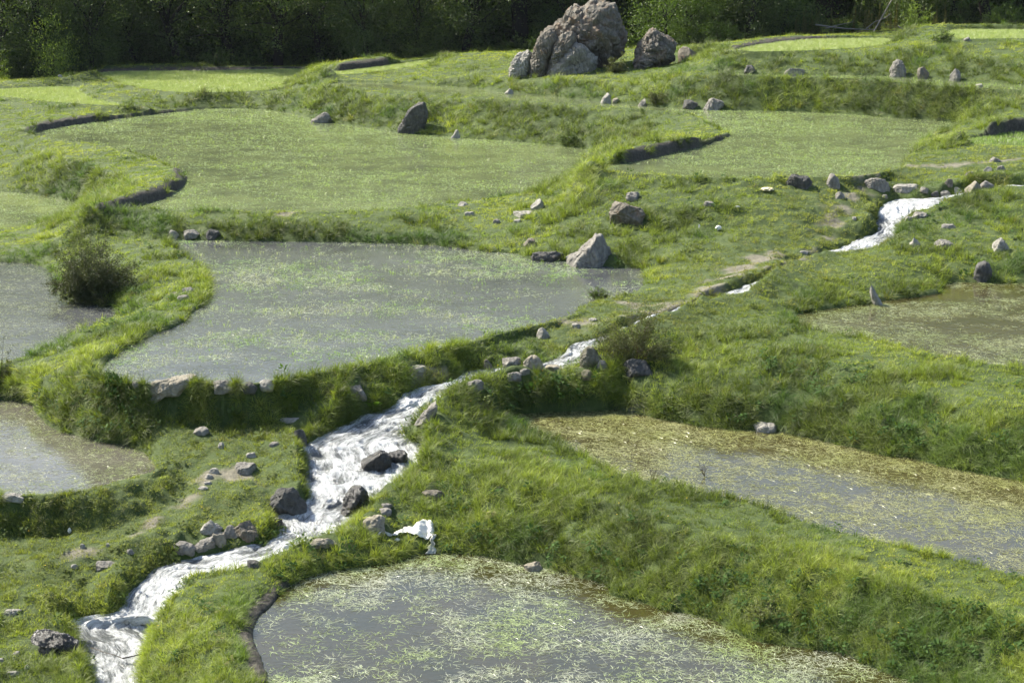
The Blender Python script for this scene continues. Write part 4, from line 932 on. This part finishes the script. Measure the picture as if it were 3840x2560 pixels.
def tree_meshes(seed, h, cr, low, nclump, leafn, ls, tr=.28, lean=0, fork=3, droop=.2):
    r = random.Random(seed); T = MB(); Cw = MB()
    base = curve_pts((0, 0, -.3), (lean, r.uniform(-.1, .1), 1), h*.55, 7, r, .07)
    T.tube(base, tr, tr*.55, 8); tips = []
    for k in range(fork):
        a = 6.28*k/fork+r.uniform(-.5, .5); st = base[r.choice((3, 4, 5))]
        br = curve_pts(st, (math.cos(a)*.7, math.sin(a)*.7, 1), h*.55, 6, r, .14); T.tube(br, tr*.45, tr*.12, 6); tips += br[1:]
        for q in range(3):
            b2 = curve_pts(br[2+q], (math.cos(a+r.uniform(-1.5, 1.5)), math.sin(a+r.uniform(-1.5, 1.5)), r.uniform(0, .8)), cr*.8, 5, r, .2, .08); T.tube(b2, tr*.16, tr*.04, 5); tips += b2[1:]
    b3 = 0
    while b3 < 4:
        a = r.uniform(0, 6.28); br = curve_pts(base[r.choice((2, 3))], (math.cos(a), math.sin(a), .5), cr*.9, 5, r, .15, .12); T.tube(br, tr*.22, tr*.05, 5); tips += br[1:]; b3 += 1
    for k in range(nclump):
        if r.random() < .55: c = tips[r.randrange(len(tips))]+rv(r, .35)
        else:
            a = r.uniform(0, 6.28); z = r.uniform(low, h); f = math.sin(math.pi*min(1, (z-low+.6)/(h-low+1)))**.5; rr = cr*f*r.uniform(.55, 1.0); c = Vector((math.cos(a)*rr+lean*z*.4, math.sin(a)*rr, z))
        s_ = r.uniform(.3, .75); val0 = r.random()
        for q in range(leafn):
            p = c+Vector((r.gauss(0, s_), r.gauss(0, s_), r.gauss(0, s_*.8)-r.random()*droop)); d = rv(r)+Vector((0, 0, -droop*2))
            Cw.leaf(p, d, ls*r.uniform(.7, 1.3), ls*.55, min(1, max(0, val0*.6+r.random()*.4)))
    return T.mesh('trunk', True), Cw.mesh('crown')
TV = {}
def tree(x, y, kind, label, scale=1, rz=0, group=None, name='tree'):
    tm, cm, mk, mt = TV[kind]; z = float(H(x, y)) if y < 204 else 10
    e = empty(name, (x, y, z), rz); e.scale = (scale,)*3; tag(e, label, 'tree', group)
    for nm, me, mm in (('trunk', tm, M[mt]), ('crown', cm, M[mk])):
        o = bpy.data.objects.new(nm, me); COL.objects.link(o); o.parent = e
        if not me.materials: me.materials.append(mm)
    return e
def px_x(px, y): return (px-1176)/FPX*y*1.012/math.cos(PITCH)*.98
def bush_mesh(seed, rx, ry, h, nstem, nleaf, ls, stem_r=.012, fill=.5, up=.8, lw=.45, fan=1.0):
    r = random.Random(seed); S = MB(); L = MB(); off = Vector((seed*1.7, 0, 0))
    per = 9; ncl = max(1, int(nleaf/nstem/per))
    for k in range(nstem):
        a = r.uniform(0, 6.28); el = math.asin(r.uniform(.05, 1)**(.9)); d = Vector((math.cos(a)*math.cos(el), math.sin(a)*math.cos(el), math.sin(el)))
        R_ = 1/math.sqrt((d.x/rx)**2+(d.y/ry)**2+(d.z/h)**2); R_ *= (.86+.5*mnoise.noise(d*2.2+off))*r.uniform(.85, 1.08)
        d0 = (d*.6+Vector((0, 0, .6))).normalized(); c0 = Vector((d.x*rx*.12, d.y*ry*.12, -.05)); c2 = d*R_; c1 = c0+d0*R_*.5
        P = [c0*(1-t)**2+c1*2*t*(1-t)+c2*t*t+rv(r, .012*R_) for t in (0, .17, .34, .5, .67, .84, 1)]
        S.tube(P, stem_r, stem_r*.25, 4); val0 = r.random()*.5
        for q in range(ncl):
            t = (fill+(1-fill)*r.random()**.7)*(len(P)-1); i = min(int(t), len(P)-2); p = P[i].lerp(P[i+1], t-i)
            tw = rv(r).normalized()*R_*.10+(P[i+1]-P[i]).normalized()*R_*.05
            for g in range(per):
                pp = p+tw*(g/per)*1.4+rv(r, .015*R_)
                if pp.z < .02: pp.z = .02+r.random()*.08
                L.leaf(pp, tw.normalized()*.5+rv(r, .55), ls*r.uniform(.6, 1.4), ls*lw, min(1, val0+r.random()*.5))
    return S.mesh('stems', True), L.mesh('foliage')
def bush(px, py, w, h, label, seed, leafm='bush_leaf', nstem=60, nleaf=4000, ls=.05, fill=.3, name='bush', cat='bush', yb=0, lift=0, stem='twig', group=None, **kw):
    b = hit(px, py) if yb < 100 else Vector((px_x(px, yb), yb, float(H(px_x(px, yb), yb)))); yb = 0 if yb >= 100 else yb; k = mpp(b); rx = w*k/2; hh = h*k
    e = empty(name, (b.x, b.y+rx*.4+yb, b.z+lift)); tag(e, label, cat, group)
    sm, lm = bush_mesh(seed, rx, rx*kw.pop('ryf', .9), hh, nstem, nleaf, ls, fill=fill, **kw)
    link('stems', sm, M[stem], e); link('foliage', lm, M[leafm], e)
    return e
def stick(name, pts, r0, r1, m, label, cat='branch', group=None, n=6):
    s_ = MB(); o0 = Vector(pts[0]); s_.tube([Vector(p)-o0 for p in pts], r0, r1, n)
    o = link(name, s_.mesh(name, True), M[m]); o.location = o0; return tag(o, label, cat, group)
def plants():
    r = random.Random(5)
    TV['a'] = (*tree_meshes(1, 15, 4.2, .8, 420, 42, .17, .34, 0, 4), 'wood_leaf', 'bark')
    TV['b'] = (*tree_meshes(2, 13, 3.8, .4, 460, 42, .15, .26, .12, 3, .5), 'wood_leaf', 'bark')
    TV['c'] = (*tree_meshes(3, 16, 5.0, 2.6, 420, 42, .18, .45, -.1, 5), 'wood_leaf2', 'bark')
    TV['d'] = (*tree_meshes(4, 11, 3.4, .3, 420, 42, .14, .2, .05, 4, .7), 'wood_leaf2', 'bark')
    TV['p'] = (*tree_meshes(5, 14, 4.5, 3.8, 300, 40, .17, .75, .05, 6), 'wood_leaf', 'bark')
    TV['s'] = (*tree_meshes(6, 5.0, 1.3, 1.0, 70, 40, .15, .06, .1, 3, .8), 'bright_leaf', 'bark')
    M['lit_leaf'] = m_leaf('lit_tree_leaves', (.085, .135, .026), .35, .5, .3, None)
    TV['g'] = (*tree_meshes(7, 9, 3.2, .2, 260, 42, .15, .16, 0, 4, .6), 'lit_leaf', 'bark')
    front = [(20,174,'b','dark tree at the upper left corner of the photo'),(120,179,'a','dark tree behind the pale green sapling'),(230,178,'d','dark tree right of the pale green sapling'),(330,176,'b','silvery leaved tree above the left rice field'),(430,177,'a','tree left of the thick leaning trunk'),(545,178,'c','tall thick dark trunk tree above the left rice field'),(650,177,'c','tree with a thick limb leaning right above the rice field'),(750,176,'a','straight dark trunk tree behind the crescent field'),(850,177,'b','tree behind the left end of the feathery bush'),(960,176,'d','tree directly behind the feathery yellow bush'),(1070,175,'a','tree between the feathery bush and the thick pollard'),(1190,170,'p','very thick dark pollard tree left of the outcrop'),(1290,176,'b','tree hidden behind the left side of the outcrop'),(1400,177,'a','tree behind the top of the outcrop dome'),(1620,170,'d','dark leafy tree between the bright tree and the tall weeds'),(1700,171,'b','dark rounded tree left of the tall weeds'),(1780,176,'d','dark low tree at the left end of the tall weeds'),(2090,172,'d','leafy tree right of the leaning pole'),(2160,174,'a','tree behind the mound of the highest field'),(2240,175,'c','dark trunk tree above the highest rice field'),(2330,173,'b','dark tree at the upper right corner of the photo')]
    def wy(px): return float(np.interp(px, [0, 200, 260, 720, 800, 1250, 1450, 1560, 1780, 1840, 2080, 2400], [165, 165, 171, 171, 168, 167, 166, 158, 157, 166, 161, 162]))
    for k, (px, y, kd, lb) in enumerate(front):
        y = wy(px)+(y % 3)
        tree(px_x(px, y), y, kd, lb, r.uniform(.9, 1.12), r.uniform(0, 6.28))
    for k in range(22):
        px = -220+k*128+r.uniform(-30, 30); y = wy(px)+9+r.uniform(-2, 4)
        if 1830 < px < 2080: y = 188
        tree(px_x(px, y), y, r.choice('abcd'), 'dark tree standing deep in the shade of the wood', r.uniform(.95, 1.25), r.uniform(0, 6.28), 'trees deep in the wood')
    for k in range(20):
        px = -250+k*145+r.uniform(-30, 30); y = 195+r.uniform(-1, 5)
        tree(px_x(px, y), y, r.choice('abd'), 'dark tree in the last row of the wood', r.uniform(1.1, 1.3), r.uniform(0, 6.28), 'trees in the last row of the wood')
    tree(px_x(140, 162), 162, 's', 'pale green sapling lit by the sun before the dark wood', 1.05, .4, name='sapling')
    tree(px_x(1520, 156), 156, 'g', 'bright green leafy tree right behind the outcrop', .95, 1.0)
    tree(px_x(1572, 157.5), 157.5, 'g', 'second bright green tree between outcrop and dark trees', .8, 2.0)
    # undergrowth at the wood's edge
    um = [bush_mesh(300+k, 1.6, 1.4, 2.1, 40, 2600, .12, fill=.1) for k in range(3)]
    for k in range(34):
        px = -60+k*72+r.uniform(-22, 22)
        if 1240 < px < 1420: continue
        y = wy(px)-1.5+r.uniform(-1, 2)
        if 1800 < px < 2080: y = 172
        x = px_x(px, y); e = empty('shrub', (x, y, float(H(x, y))-.1), r.uniform(0, 6)); e.scale = (r.uniform(.8, 1.3),)*2+(r.uniform(.6, 1.25),)
        tag(e, 'dark leafy shrub in the undergrowth at the edge of the wood', 'shrub', 'undergrowth shrubs along the wood')
        sm, lm = um[k % 3]
        for nm, me, mm in (('stems', sm, 'bark'), ('foliage', lm, 'wood_leaf2')):
            o = bpy.data.objects.new(nm, me); COL.objects.link(o); o.parent = e
            if not me.materials: me.materials.append(M[mm])
    # the deep understorey behind the trees: one leafy mass
    cl = []
    for q in range(3):
        e = MB(); rr = random.Random(900+q)
        for g in range(150): e.leaf(Vector((rr.gauss(0, .55), rr.gauss(0, .55), rr.gauss(0, .5))), rv(rr), .24*rr.uniform(.6, 1.3), .13, rr.random())
        cl.append(e.mesh('leaf_mass')); cl[-1].materials.append(M['grass'])
    m_ = 15000; px = rng.uniform(-420, 2760, m_); y = np.interp(px, [0, 200, 260, 720, 800, 1250, 1450, 1560, 1780, 1840, 2080, 2400], [169, 169, 175, 175, 172, 171, 170, 161, 161, 187, 166, 166])+rng.random(m_)**1.3*14; x = np.array([px_x(a, b) for a, b in zip(px, y)])
    z = H(x, np.minimum(y, 203))+rng.uniform(-.2, 1, m_)**2*9.5+.3*rng.random(m_)
    sc = rng.uniform(.8, 1.5, m_); rt = np.stack([rng.uniform(0, 6, m_) for _ in range(3)], 1)
    scatter('undergrowth', np.stack([x, y, z], 1), rt, np.stack([sc]*3, 1), rng.integers(0, 3, m_), np.tile((.048, .075, .024), (m_, 1))*rng.uniform(.5, 1.8, (m_, 1)), cl, 'dense dark understorey of the wood behind the front trees', 'undergrowth')
    # bushes that stand out
    bush(205, 692, 200, 235, 'big round olive bush standing at the edge of the left pond', 11, 'round_leaf', 240, 52000, .075, .08, lift=-.1)
    bush(0, 893, 64, 140, 'bush cut by the left frame edge between two ponds', 12, 'bush_leaf', 70, 5000, .06, .15)
    bush(1462, 846, 205, 215, 'twiggy half bare bush beside the mid stream', 13, 'bush_leaf', 170, 24000, .055, .35, stem_r=.012, ryf=.7)
    bush(970, 128, 54, 30, 'feathery yellow green bush before the dark wood', 14, 'pale_leaf', 90, 3200, .11, .3, lw=.2, stem_r=.02)
    bush(1415, 168, 56, 52, 'dense green shrub between outcrop dome and cone rock', 15, 'bush_leaf', 60, 3600, .10, .1)
    bush(1437, 104, 36, 20, 'small round green shrub high between dome and cone rock', 16, 'wood_leaf2', 40, 1500, .09, .1, yb=2, lift=.3)
    bush(465, 222, 40, 26, 'yellow grassy shrub on the rim of the left rice field', 17, 'pale_leaf', 60, 1800, .12, .2, lw=.14)
    bush(1512, 241, 64, 36, 'brownish low shrub at the channel below the outcrop', 18, 'bush_leaf', 60, 3000, .09, .1)
    bush(985, 280, 60, 56, 'dark shrub growing over the big bank boulder', 19, 'wood_leaf2', 60, 3600, .09, .1, yb=.4)
    bush(1308, 334, 64, 56, 'dark green shrub on the bank behind the wide pond', 20, 'wood_leaf2', 60, 3600, .09, .1)
    bush(1462, 322, 50, 30, 'round pale shrub on the bank crest near the tip', 21, 'pale_leaf', 50, 2000, .09, .1, lw=.25)
    bush(2168, 100, 54, 32, 'round green shrub on the mound beside the highest field', 22, 'wood_leaf2', 50, 3000, .10, .1)
    bush(720, 252, 34, 40, 'tufted green shrub at the left end of the middle bank', 23, 'bright_leaf', 50, 2000, .1, .2, lw=.2)
    bush(1375, 690, 70, 30, 'low tufted shrub at the right shore of the central pond', 24, 'wood_leaf2', 60, 2600, .07, .1, lw=.25)
    bush(1760, 1460, 120, 80, 'olive shrub overhanging the lowest pond at the long bank', 25, 'pale_leaf', 60, 4200, .05, .3, yb=.35, lift=.1)
    bush(2420, 1500, 150, 90, 'feathery shrub at the lower right edge of the long bank', 26, 'pale_leaf', 60, 3000, .05, .3) if False else None
    bush(1540, 965, 90, 55, 'dark leafy weed bush at the corner of the long right pond', 27, 'wood_leaf2', 60, 3600, .06, .1, yb=.2, lw=.7)
    if 0: bush(2020, 950, 110, 60, 'broad leaved weed patch on the long bank under the right edge pond', 28, 'wood_leaf2', 50, 1800, .11, .3, lw=.7, yb=0)
    if 0: bush(2250, 1010, 90, 60, 'dark broad leaved weeds on the long bank near the right edge', 29, 'wood_leaf2', 50, 1600, .12, .3, lw=.7)
    bush(1600, 1350, 0, 0, '', 0) if False else None
    bush(1925, 40, 60, 55, 'bright leafy shrub between the leaning pole and the tall weeds', 31, 'lit_leaf', 60, 4200, .13, .2, yb=157)
    bush(2085, 82, 70, 80, 'bright yellow green shrub right of the leaning pole', 32, 'bright_leaf', 70, 5200, .13, .15, yb=152)
    bush(1650, 90, 110, 60, 'mid green shrub below the dark leafy tree right of the outcrop', 33, 'lit_leaf', 70, 5200, .13, .1, yb=153)
    bush(1240, 150, 60, 60, 'leafy green shrub beside the thick pollard', 34, 'lit_leaf', 60, 4200, .13, .1, yb=163)
    bush(20, 170, 60, 80, 'yellow green drooping shrub at the upper left edge of the wood', 35, 'bright_leaf', 40, 2600, .14, .4, yb=161)
    bush(520, 150, 120, 40, 'low lit shrub before the leaning trunk', 36, 'lit_leaf', 50, 3200, .12, .2, yb=169)
    bush(2290, 60, 130, 60, 'green shrub above the highest field at the right edge', 37, 'lit_leaf', 60, 4600, .13, .1, yb=155)
    # broad leaved plant by the waterfall
    b = hit(853, 945); e = MB(); k = 0
    for k in range(16):
        a = r.uniform(0, 6.28); d = Vector((math.cos(a)*.6, math.sin(a)*.5, r.uniform(.6, 1.4))).normalized(); L = r.uniform(.35, .6); i = len(e.V); sdv = d.cross(Vector((0, -1, .3))).normalized()
        for q in range(6):
            t = q/5; w_ = .085*math.sin(math.pi*min(.97, t*.9+.08))**.8; p = d*L*t+Vector((math.cos(a), math.sin(a), 0))*L*.35*t*t-Vector((0, 0, .12*t*t)); e.V += [tuple(p-sdv*w_), tuple(p+Vector((0, .01, -.012))), tuple(p+sdv*w_)]; e.bv += [.3+.5*(k % 3)/2]*3
        for q in range(5):
            u = i+3*q; e.F += [(u, u+1, u+4, u+3), (u+1, u+2, u+5, u+4)]
    o = link('broad_leaved_plant', e.mesh('broad_leaved_plant', True), M['broad']); o.location = (b.x, b.y+.15, b.z); tag(o, 'bright broad leaved plant on the bank beside the waterfall', 'plant')
    # tall weed spikes
    sp = []
    for s_ in range(3):
        e = MB(); hh = 1.7; e.tube(curve_pts((0, 0, 0), (0, 0, 1), hh, 6, r, .03), .02, .01, 5)
        for q in range(200):
            t = r.random()**.7; a = r.uniform(0, 6.28); rad = .13*(1-t)*(.4 if t > .5 else 1)+.04; e.leaf(Vector((0, 0, t*hh)), Vector((math.cos(a), math.sin(a), .8)), rad*1.3+.03, .06, r.random())
        sp.append(e.mesh('weed_spike'))
        sp[-1].materials.append(M['spike'])
    for k in range(44):
        px = r.choice((r.uniform(1810, 2050), r.uniform(1810, 2050), r.uniform(1820, 1900), r.uniform(2090, 2180))); y = 156.5+r.uniform(0, 5); x = px_x(px, y)
        o = bpy.data.objects.new('tall_weed', sp[k % 3]); COL.objects.link(o); o.location = (x, y, float(H(x, y))); o.scale = (1.1, 1.1, r.uniform(.6, 1.35)); o.rotation_euler.z = r.uniform(0, 6)
        tag(o, 'tall olive flower spike weed before the dark timber house', 'weed', 'tall spike weeds before the timber house')
    # dead branches
    def pt(px, py, y): d = ray(px, py); t = y/d[1]; return (d[0]*t, y, CAMZ+d[2]*t)
    stick('fallen_branch', [pt(1873, 57, 156), pt(1900, 61, 156.2), pt(1940, 66, 156.4), pt(1975, 68, 156.5), pt(2010, 69, 156.8)], .07, .04, 'deadwood', 'long bleached fallen branch lying before the tall weeds')
    stick('leaning_pole', [pt(2000, 86, 154.8), pt(2020, 50, 155.5), pt(2034, 25, 156), pt(2055, -12, 157)], .06, .04, 'deadwood', 'pale wooden pole leaning right above the upper rice field', 'pole')
    stick('fallen_branch', [pt(1990, 66, 156), pt(2010, 50, 156.3), pt(2034, 42, 156.5), pt(2045, 32, 156.6)], .05, .03, 'deadwood', 'thin grey branch crossing the leaning pole')
    stick('fallen_branch', [pt(2062, 60, 155.5), pt(2074, 68, 155.2), pt(2086, 76, 155)], .06, .04, 'deadwood', 'short pale branch right of the leaning pole')
    stick('fallen_branch', [pt(1955, 80, 155), pt(1975, 72, 155.2), pt(2010, 74, 155.2), pt(2060, 70, 155)], .06, .04, 'twig', 'brown branch lying low between the pole and the fallen branch')
    stick('fallen_branch', [pt(1896, 66, 155.8), pt(1925, 58, 156.6), pt(1962, 50, 157)], .05, .02, 'deadwood', 'thin branch rising from the long bleached branch')
    zz = -.88
    stick('stick', [at(282, 1511, zz+.05), at(305, 1506, zz+.15), at(334, 1499, zz+.3)], .022, .014, 'bark', 'dark bare stick slanting out of the lowest stream pool')
    stick('stick', [at(282, 1511, zz+.05), at(262, 1503, zz+.12), at(240, 1497, zz+.2), at(208, 1486, zz+.12)], .012, .006, 'twig', 'thin curved twig across the foam of the lowest stream pool')
    for px, py, h_, lb in ((1500, 1108, 55, 'bare leafless twig plant at the rim of the long right pond'), (724, 1228, 50, 'dry twig plant beside the flat tan rock at the stream'), (1618, 1095, 45, 'thin dark twig on the long bank crest')):
        b = hit(px, py); hh = h_*mpp(b); e = MB()
        for q in range(7):
            P = curve_pts((0, 0, 0), (r.gauss(0, .25), r.gauss(0, .25), 1), hh*r.uniform(.6, 1.1), 5, r, .14); e.tube(P, .009, .004, 4)
            P2 = curve_pts(P[2], (r.gauss(0, .7), r.gauss(0, .7), 1), hh*.35, 3, r, .2); e.tube(P2, .006, .003, 4)
        o = link('twig_plant', e.mesh('twig_plant'), M['twig']); o.location = b; tag(o, lb, 'plant')
def sheet():
    # plastic sheet
    root = empty('plastic_sheet', at(930, 1226, .45)); tag(root, 'crumpled white plastic sheet draped over the bank of the lowest pond', 'plastic sheet')
    o0 = Vector(root.location)
    cl = smooth_poly([tuple(hit(a_, b_)) for a_, b_ in ((868, 1233), (895, 1231), (925, 1228), (955, 1225), (980, 1230), (996, 1236))], 9)[:, :3]
    n = len(cl); m = 16; XX = np.zeros((n, m)); YY = XX.copy(); ZZ = XX.copy()
    for i in range(n):
        t = i/(n-1); wdt = .18+.36*float(sstep(t, .3, .7))-.06*math.sin(t*14)-.2*max(0, t-.85)/.15
        for j in range(m):
            s_ = j/(m-1)-.35; XX[i, j] = cl[i, 0]+.03*math.sin(j*2.3+i); YY[i, j] = cl[i, 1]+s_*wdt
        ROCKS.append((cl[i, 0], cl[i, 1]+.1*wdt, .12, wdt*.45))
    ZZ = H(XX, YY)+.05+.05*np.sin(np.linspace(0, 22, n))[:, None]+(fbm(XX, YY, .15, 3, 3)-.4)*.22
    me, _ = grid_mesh('sheet', XX-o0.x, YY-o0.y, ZZ-o0.z); s1 = link('sheet', me, M['plastic'], root); s1.modifiers.new('s', 'SOLIDIFY').thickness = .01
    a = Vector(cl[-1])+Vector((0, -.05, .10)); b = Vector(at(990, 1269, .02)); n, m = 18, 8; XX = np.zeros((n, m)); YY = XX.copy(); ZZ = XX.copy()
    for i in range(n):
        t = i/(n-1); c_ = a.lerp(b, t); wd_ = .12-.1*t+.42*max(0, t-.35)
        for j in range(m): XX[i, j] = c_.x+(j/(m-1)-.5)*wd_+.03*math.sin(i); YY[i, j] = c_.y-.1+.04*math.sin(j*1.9+i*.6); ZZ[i, j] = c_.z+.05*(1-t)+.02*math.sin(j*2.2)
    me, _ = grid_mesh('hanging_end', XX-o0.x, YY-o0.y, ZZ-o0.z); s2 = link('hanging_end', me, M['film'], root); s2.modifiers.new('s', 'SOLIDIFY').thickness = .01
    ROCKS.append((float(b.x), float(b.y)+.2, .16, .4))
def extras():
    r = random.Random(9)
    # litter
    def crumple(px, py, w_, h_, m, label, name, cat, seed):
        b = hit(px, py); k = mpp(b); D, F = ico(3); rr = random.Random(seed); P = []
        for d in D:
            v = Vector(d); q = 1+.5*mnoise.noise(v*2.3+Vector((seed, 0, 0)))+.25*mnoise.noise(v*6); P.append((v.x*w_*k/2*q, v.y*w_*k*.35*q, (v.z*h_*k/2*q)))
        me = bpy.data.meshes.new(name); me.from_pydata(P, [], F); me.update(); o = link(name, me, M[m]); o.location = (b.x, b.y, b.z+h_*k*.4+.05); tag(o, label, cat)
    crumple(1650, 530, 13, 10, 'plastic', 'small crumpled white plastic bag alone on the meadow', 'plastic_bag', 'litter', 3)
    crumple(138, 806, 13, 6, 'plastic', 'white scrap of litter on the left dam between two ponds', 'litter_scrap', 'litter', 4)
    crumple(1762, 441, 28, 8, 'cream', 'cream coloured flat foam piece on the meadow left of the boulder row', 'foam_piece', 'litter', 5)
    crumple(1694, 479, 12, 4, 'plastic', 'tiny white scrap on the meadow above the plastic bag', 'litter_scrap', 'litter', 6)
    crumple(1606, 527, 4, 10, 'plastic', 'narrow white stake tip left of the plastic bag', 'litter_scrap', 'litter', 7)
    crumple(160, 1228, 8, 12, 'plastic', 'narrow white scrap in the grass below the lower left dam', 'litter_scrap', 'litter', 8)
    crumple(913, 1245, 12, 6, 'plastic', 'small white scrap just below the plastic sheet', 'litter_scrap', 'litter', 9)
    # buildings glimpsed behind the trees
    def box(name, x0, x1, y0, y1, z0, z1, m, parent=None, off=(0, 0, 0)):
        bm = bmesh.new(); bmesh.ops.create_cube(bm, size=1)
        for v in bm.verts: v.co = ((x0+x1)/2+v.co.x*(x1-x0)-off[0], (y0+y1)/2+v.co.y*(y1-y0)-off[1], (z0+z1)/2+v.co.z*(z1-z0)-off[2])
        bmesh.ops.bevel(bm, geom=bm.edges[:], offset=.02, segments=1, affect='EDGES')
        me = bpy.data.meshes.new(name); bm.to_mesh(me); bm.free(); return link(name, me, M[m], parent)
    M['tin'] = m_plain('weathered_tin', (.22, .27, .33), .5, .5, 3, .2); M['timber'] = m_plain('dark_timber', (.045, .036, .03), .85, .2, 5, .4); M['roofing'] = m_plain('rusty_roof', (.10, .075, .06), .7, .3, 4, .3)
    y = 181.0; x0, x1 = px_x(165, y), px_x(262, y); zb = float(H(x0, y))
    sh = empty('tin_shed', (x0, y, zb)); tag(sh, 'blue grey corrugated tin shed half hidden by dark trees at upper left', 'shed'); of = (x0, y, zb)
    # corrugated wall
    n = 120; xs = np.linspace(x0, x1, n); A = np.stack([xs]*2); Bz = np.stack([np.full(n, zb), np.full(n, zb+5.2)]); Yc = y+.05*np.sin(np.arange(n)*1.6)
    me, _ = grid_mesh('corrugated_wall', A-x0, np.stack([Yc]*2)-y, Bz-zb); w1 = link('corrugated_wall', me, M['tin'], sh); w1.modifiers.new('s', 'SOLIDIFY').thickness = .03
    box('side_wall', x1-.1, x1, y+.15, y+4, zb, zb+5.2, 'tin', sh, of); box('roof', x0-.4, x1+.4, y-.5, y+4.2, zb+5.25, zb+5.4, 'roofing', sh, of)
    box('door', x0+1.2, x0+2.1, y-.16, y-.09, zb, zb+2.0, 'timber', sh, of)
    y = 180.0; x0, x1 = px_x(1838, y), px_x(2110, y); zb = float(H((x0+x1)/2, y))-.2; of = (x0, y, zb)
    ho = empty('timber_house', (x0, y, zb)); tag(ho, 'dark timber house in the shade behind the tall weeds', 'house')
    box('wall', x0, x1, y, y+6, zb, zb+5, 'timber', ho, of); box('beam', x0-.3, x1+.3, y-.35, y-.05, zb+2.3, zb+2.6, 'roofing', ho, of)
    for q in range(5):
        xx = x0+(x1-x0)*q/4; box('post', xx-.1, xx+.1, y-.32, y-.08, zb, zb+2.28, 'timber', ho, of)
    for q in range(3):
        xx = x0+(x1-x0)*(.2+.28*q); box('window', xx-.45, xx+.45, y-.06, y-.01, zb+3.0, zb+4.1, 'roofing', ho, of)
    box('roof', x0-.8, x1+.8, y-1.2, y+7, zb+5.02, zb+5.25, 'roofing', ho, of)
    # small yellow flowers in the turf
    n = 420; x = rng.uniform(-14, 20, n); y = rng.uniform(46, 100, n); ok = (samp(SDALL, x, y) > .2) & (samp(SDS, x, y) > .2) & (np.abs(x/y) < .27) & (fbm(x, y, 4, 500, 2) > .5); x = x[ok]; y = y[ok]
    e = MB(); rr = random.Random(4)
    for q in range(6): a = q*1.05; e.leaf(Vector((0, 0, .17)), Vector((math.cos(a), math.sin(a), .3)), .022, .02, .6, Vector((0, 0, 1)))
    fm = e.mesh('buttercup'); fm.materials.append(M['grass']); m_ = len(x)
    scatter('flowers', np.stack([x, y, H(x, y)], 1), np.zeros((m_, 3)), np.full((m_, 3), 1.2), np.zeros(m_, int), np.tile((.6, .42, .03), (m_, 1)), [fm], 'tiny yellow flowers sprinkled in the turf', 'flowers')
DENS = 90000
rocks(); sheet(); grass(); rice(); plants(); extras()
# ------------------------------------------------------------------ light
SUN_AZ, SUN_EL = R(-56), R(43)            # from ahead and to the left
sd = Vector((math.sin(SUN_AZ)*math.cos(SUN_EL), math.cos(SUN_AZ)*math.cos(SUN_EL), math.sin(SUN_EL)))
sun = bpy.data.lights.new('sun', 'SUN'); sun.energy = 5.0; sun.angle = R(.5); sun.color = (1, .94, .80)
so = bpy.data.objects.new('sun', sun); COL.objects.link(so); so.rotation_euler = sd.to_track_quat('Z', 'Y').to_euler(); so.location = (-40, 60, 80)
w = bpy.data.worlds.new('World'); scene.world = w; w.use_nodes = True; nt = w.node_tree
sk = nt.nodes.new('ShaderNodeTexSky'); sk.sky_type = 'NISHITA'; sk.sun_disc = False; sk.sun_elevation = SUN_EL; sk.sun_rotation = SUN_AZ; sk.dust_density = 2.0; sk.air_density = 1.0
bg = nt.nodes['Background']; bg.inputs['Strength'].default_value = .10; nt.links.new(sk.outputs[0], bg.inputs['Color'])
vs = scene.view_settings; vs.view_transform = 'Standard'; vs.look = 'None'; vs.exposure = 1.35; vs.gamma = 1
cy = scene.cycles; cy.max_bounces = 6; cy.diffuse_bounces = 3; cy.glossy_bounces = 2; cy.transmission_bounces = 3; cy.transparent_max_bounces = 4
cy.use_adaptive_sampling = True; cy.adaptive_threshold = .02; cy.use_denoising = True
cy.caustics_reflective = False; cy.caustics_refractive = False

# ------------------------------------------------------------------ air
bm = bmesh.new(); bmesh.ops.create_cube(bm, size=1)
for v in bm.verts: v.co = (v.co.x*3000, 2300+v.co.y*4700, 300+v.co.z*700)
me = bpy.data.meshes.new('haze'); bm.to_mesh(me); bm.free(); hz = link('haze', me); tag(hz, 'thin bluish summer haze lying over the terraces', 'haze', kind='stuff')
hm, nt = mat('haze'); pv = nt.nodes.new('ShaderNodeVolumePrincipled'); pv.inputs['Color'].default_value = (.80, .88, 1, 1); pv.inputs['Density'].default_value = .00004; pv.inputs['Anisotropy'].default_value = 0
o_ = nt.nodes.new('ShaderNodeOutputMaterial'); nt.links.new(pv.outputs[0], o_.inputs['Volume']); me.materials.append(hm)
